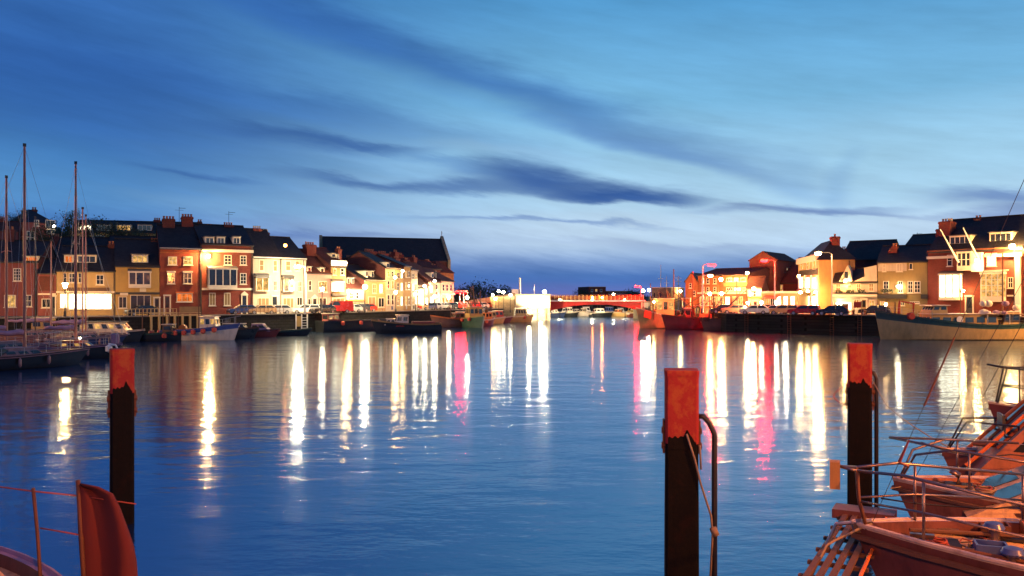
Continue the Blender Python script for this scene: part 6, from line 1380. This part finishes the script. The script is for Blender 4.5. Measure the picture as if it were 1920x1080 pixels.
# C : wheelhouse boat with slanting windscreen
H = Hull(10, 3.1, 1.8, 1.55, 1.55, .9, .8, .12, .6, 2.8)
pC = pB+perp*3.4+alng*1.3; BCc = BA-R(0)
t = thing('rafted_boat', 'third rafted boat with tall sloping red wheelhouse front', 'boat', bowat(pC, BCc, H), BCc, 'boats rafted at the lower right')
H.build(t, ('hull_rustred', 'antifoul', 'gelcoat', 'hull_rustred'), n=36); H.rubrail(t, 'gelcoat', .06, .035)
cabin(t, 1.6, 9.5, 2.5, 1.5, 1.9, 'hull_rustred', 1.8, .1, 'hull_maroon', 4, 2, None, .84, 'wheelhouse', (.3, .8), .08)
for sd in (-1, 1): MB().tube([(9.56, sd*.6, 1.6), (7.8, sd*.55, 3.38)], .045, 6).build('windscreen_post', M['orange'], t)
for sd in (1, -1):
    rail3(t, [H.pt(.99, sd, 0.03), H.pt(.96, sd, .8), H.pt(.85, sd, .85, .05), H.pt(.7, sd, .8, .06)], .024, 'pulpit_rail', 'blacksteel')
    for q in (.9, .78, .62): p = H.pt(q, sd, 0, .06); rail3(t, [p, p+Vector((0, 0, .82))], .02, 'stanchion', 'blacksteel')
MB().tube([(6.6, .5, 2.7), (9.0, .3, 2.15)], .05, 7).build('boom_crutch', M['blacksteel'], t)
MB().tube([H.pt(.98, 0, .0), (H.x(.55), 0, 12)], .008, 4).build('forestay', M['blacksteel'], t)
mast(t, H.x(.45), 3.3, 9, .09, 'rust', 0, 0, 0, True)
gear(t, H, 1.5, 23, 6.0, 8.6)
for q_ in (.7, .8, .9): p = H.pt(q_, 1, -.1); fender(t, p+Vector((0, .12, -.3)), .13, 'trimw')
MB().tube([H.pt(.95, 1, .3), H.pt(.8, 1, .45), H.pt(.6, 1, .42)], .05, 7).build('gangway_pole', M['rust'], t)
MB().tube([(4.0, -1.0, 3.6), (7.6, -.9, 2.5)], .04, 6).build('scrubbing_pole', M['blacksteel'], t); crate(t, 8.2, -.5, 1.46, .6, .5, .35, 'rust')
MB().box(6.8, -.55, 3.5, 6.86, .1, 3.9).build('radar_board', M['darktrim'], t)
for yy in (-.8, .8): rail3(t, [(7.6, yy, 3.5), (7.5, yy, 3.75), (5.2, yy, 3.75), (5.1, yy, 3.5)], .03, 'roof_rail', 'blacksteel')
m = MB(); m.tube([(4.6, 0, 3.75), (6.0, .05, 3.8), (7.3, 0, 3.7)], .24, 8, 0, .14); m.build('sail_bag', M['hull_maroon'], t, smooth=True)
MB().box(8.7, -.35, 2.4, 8.76, .3, 2.75).build('number_board', M['darktrim'], t)
# D : farthest, dark dinghy slung on a stern gallows
H = Hull(9.5, 3.4, 2.2, 1.8, 1.8, .9, .8, .2, .6, 2.3)
pD = wp(1852, 756, 2.2); 
t = thing('rafted_boat', 'farthest rafted boat with black rails and upturned dark dinghy on its bow', 'boat', bowat(pD, BA, H), BA, 'boats rafted at the lower right')
H.build(t, ('hull_maroon', 'antifoul', 'gelcoat', 'hull_maroon'), n=30)
cabin(t, 1.5, 8.2, 2.4, 1.7, 1.2, 'hull_maroon', 1.6, .1, 'hull_maroon', 3, 2, None, .86, 'wheelhouse', (.3, .8), .06)
for sd in (1, -1):
    rail3(t, [H.pt(.98, sd, 0.03), H.pt(.96, sd, 1.15), H.pt(.85, sd, 1.2, .05), H.pt(.7, sd, 1.15, .06)], .03, 'pulpit_rail', 'blacksteel')
    rail3(t, [H.pt(.97, sd, .6), H.pt(.85, sd, .6, .05), H.pt(.7, sd, .55, .06)], .02, 'pulpit_rail', 'blacksteel')
    for q in (.92, .8, .7): p = H.pt(q, sd, 0, .06); rail3(t, [p, p+Vector((0, 0, 1.2))], .022, 'stanchion', 'blacksteel')
rail3(t, [H.pt(.96, 1, 1.15), H.pt(1, 0, 1.2), H.pt(.96, -1, 1.15)], .03, 'pulpit_rail', 'blacksteel')
m = MB(); ux = [(.02, 0), (.3, .12), (.42, .5), (.45, 1.2), (.42, 1.9), (.3, 2.2), (.05, 2.4)]
m.lathe((5.6, .1, 2.55), ux, 12, 0, 'x'); m.build('upturned_dinghy', M['hull_black'], t, smooth='auto')

# ------------------------------------------------------------------ near left boat
H = Hull(10, 3.2, 1.4, 1.1, 1.1, .8, .7, .15, .6, 2.3)
pE = wp(165, 1200, 1.3); BE = R(-32)
t = thing('moored_yacht', 'yacht cut off by the lower left corner with pale toe rail', 'yacht', bowat(pE, BE, H), BE)
H.build(t, ('hull_maroon', 'antifoul', 'tarp', 'deckpaint'), n=30); H.rubrail(t, 'tarp', .06, .05)
cabin(t, 2.4, 7.0, 1.8, 1.0, .4, 'deckpaint', .7, .1, 'gelcoat', 3, 2, None, .84, 'coachroof', (.3, .75), .03)
Yf = 13.2
def fp(px, py, Y=Yf): return Vector((PX(px, Y), Y, PZ(py, Y)))
inv = Matrix.LocRotScale(t.location, t.rotation_euler, None).inverted()
def lt(p): return inv @ p
rail3(t, [lt(fp(-60, 905)), lt(fp(60, 921)), lt(fp(150, 930))], .012, 'lifeline', 'redrope')
rail3(t, [lt(fp(75, 990)), lt(fp(150, 1003))], .012, 'lifeline', 'redrope')
rail3(t, [lt(fp(62, 915)), lt(fp(70, 1000)), lt(fp(76, 1085, Yf-.4))], .028, 'stanchion', 'rust')
rail3(t, [lt(fp(146, 900)), lt(fp(152, 1000)), lt(fp(158, 1110, Yf-.3))], .035, 'flag_staff', 'rust')
rail3(t, [lt(fp(150, 930)), lt(fp(205, 938)), lt(fp(255, 945))], .010, 'lifeline', 'redrope')
# hanging red cloth
out = [(905, 146, 150), (912, 144, 185), (925, 144, 212), (950, 145, 225), (985, 146, 238), (1020, 148, 250), (1050, 150, 256), (1090, 153, 259), (1120, 158, 262)]
m = MB(); n = 14
for py, xa, xb in out:
    for k in range(n+1):
        a = k/n; p = fp(xa+(xb-xa)*a, py+6*math.sin(a*3), Yf+.10*math.sin(a*9+py*.01)*a*1.2); m.v.append(tuple(p))
for r in range(len(out)-1):
    for k in range(n): m.f.append((r*(n+1)+k, r*(n+1)+k+1, (r+1)*(n+1)+k+1, (r+1)*(n+1)+k)); m.m.append(0)
M['flagcloth'] = mat('red_cloth', (.115, .02, .022), .95, var=.15, scale=4)
o = m.build('red_flag', M['flagcloth'], smooth=True); md = o.modifiers.new('thick', 'SOLIDIFY'); md.thickness = .004
tag(o, 'plain dark red flag drooping from a staff at the lower left', 'flag')
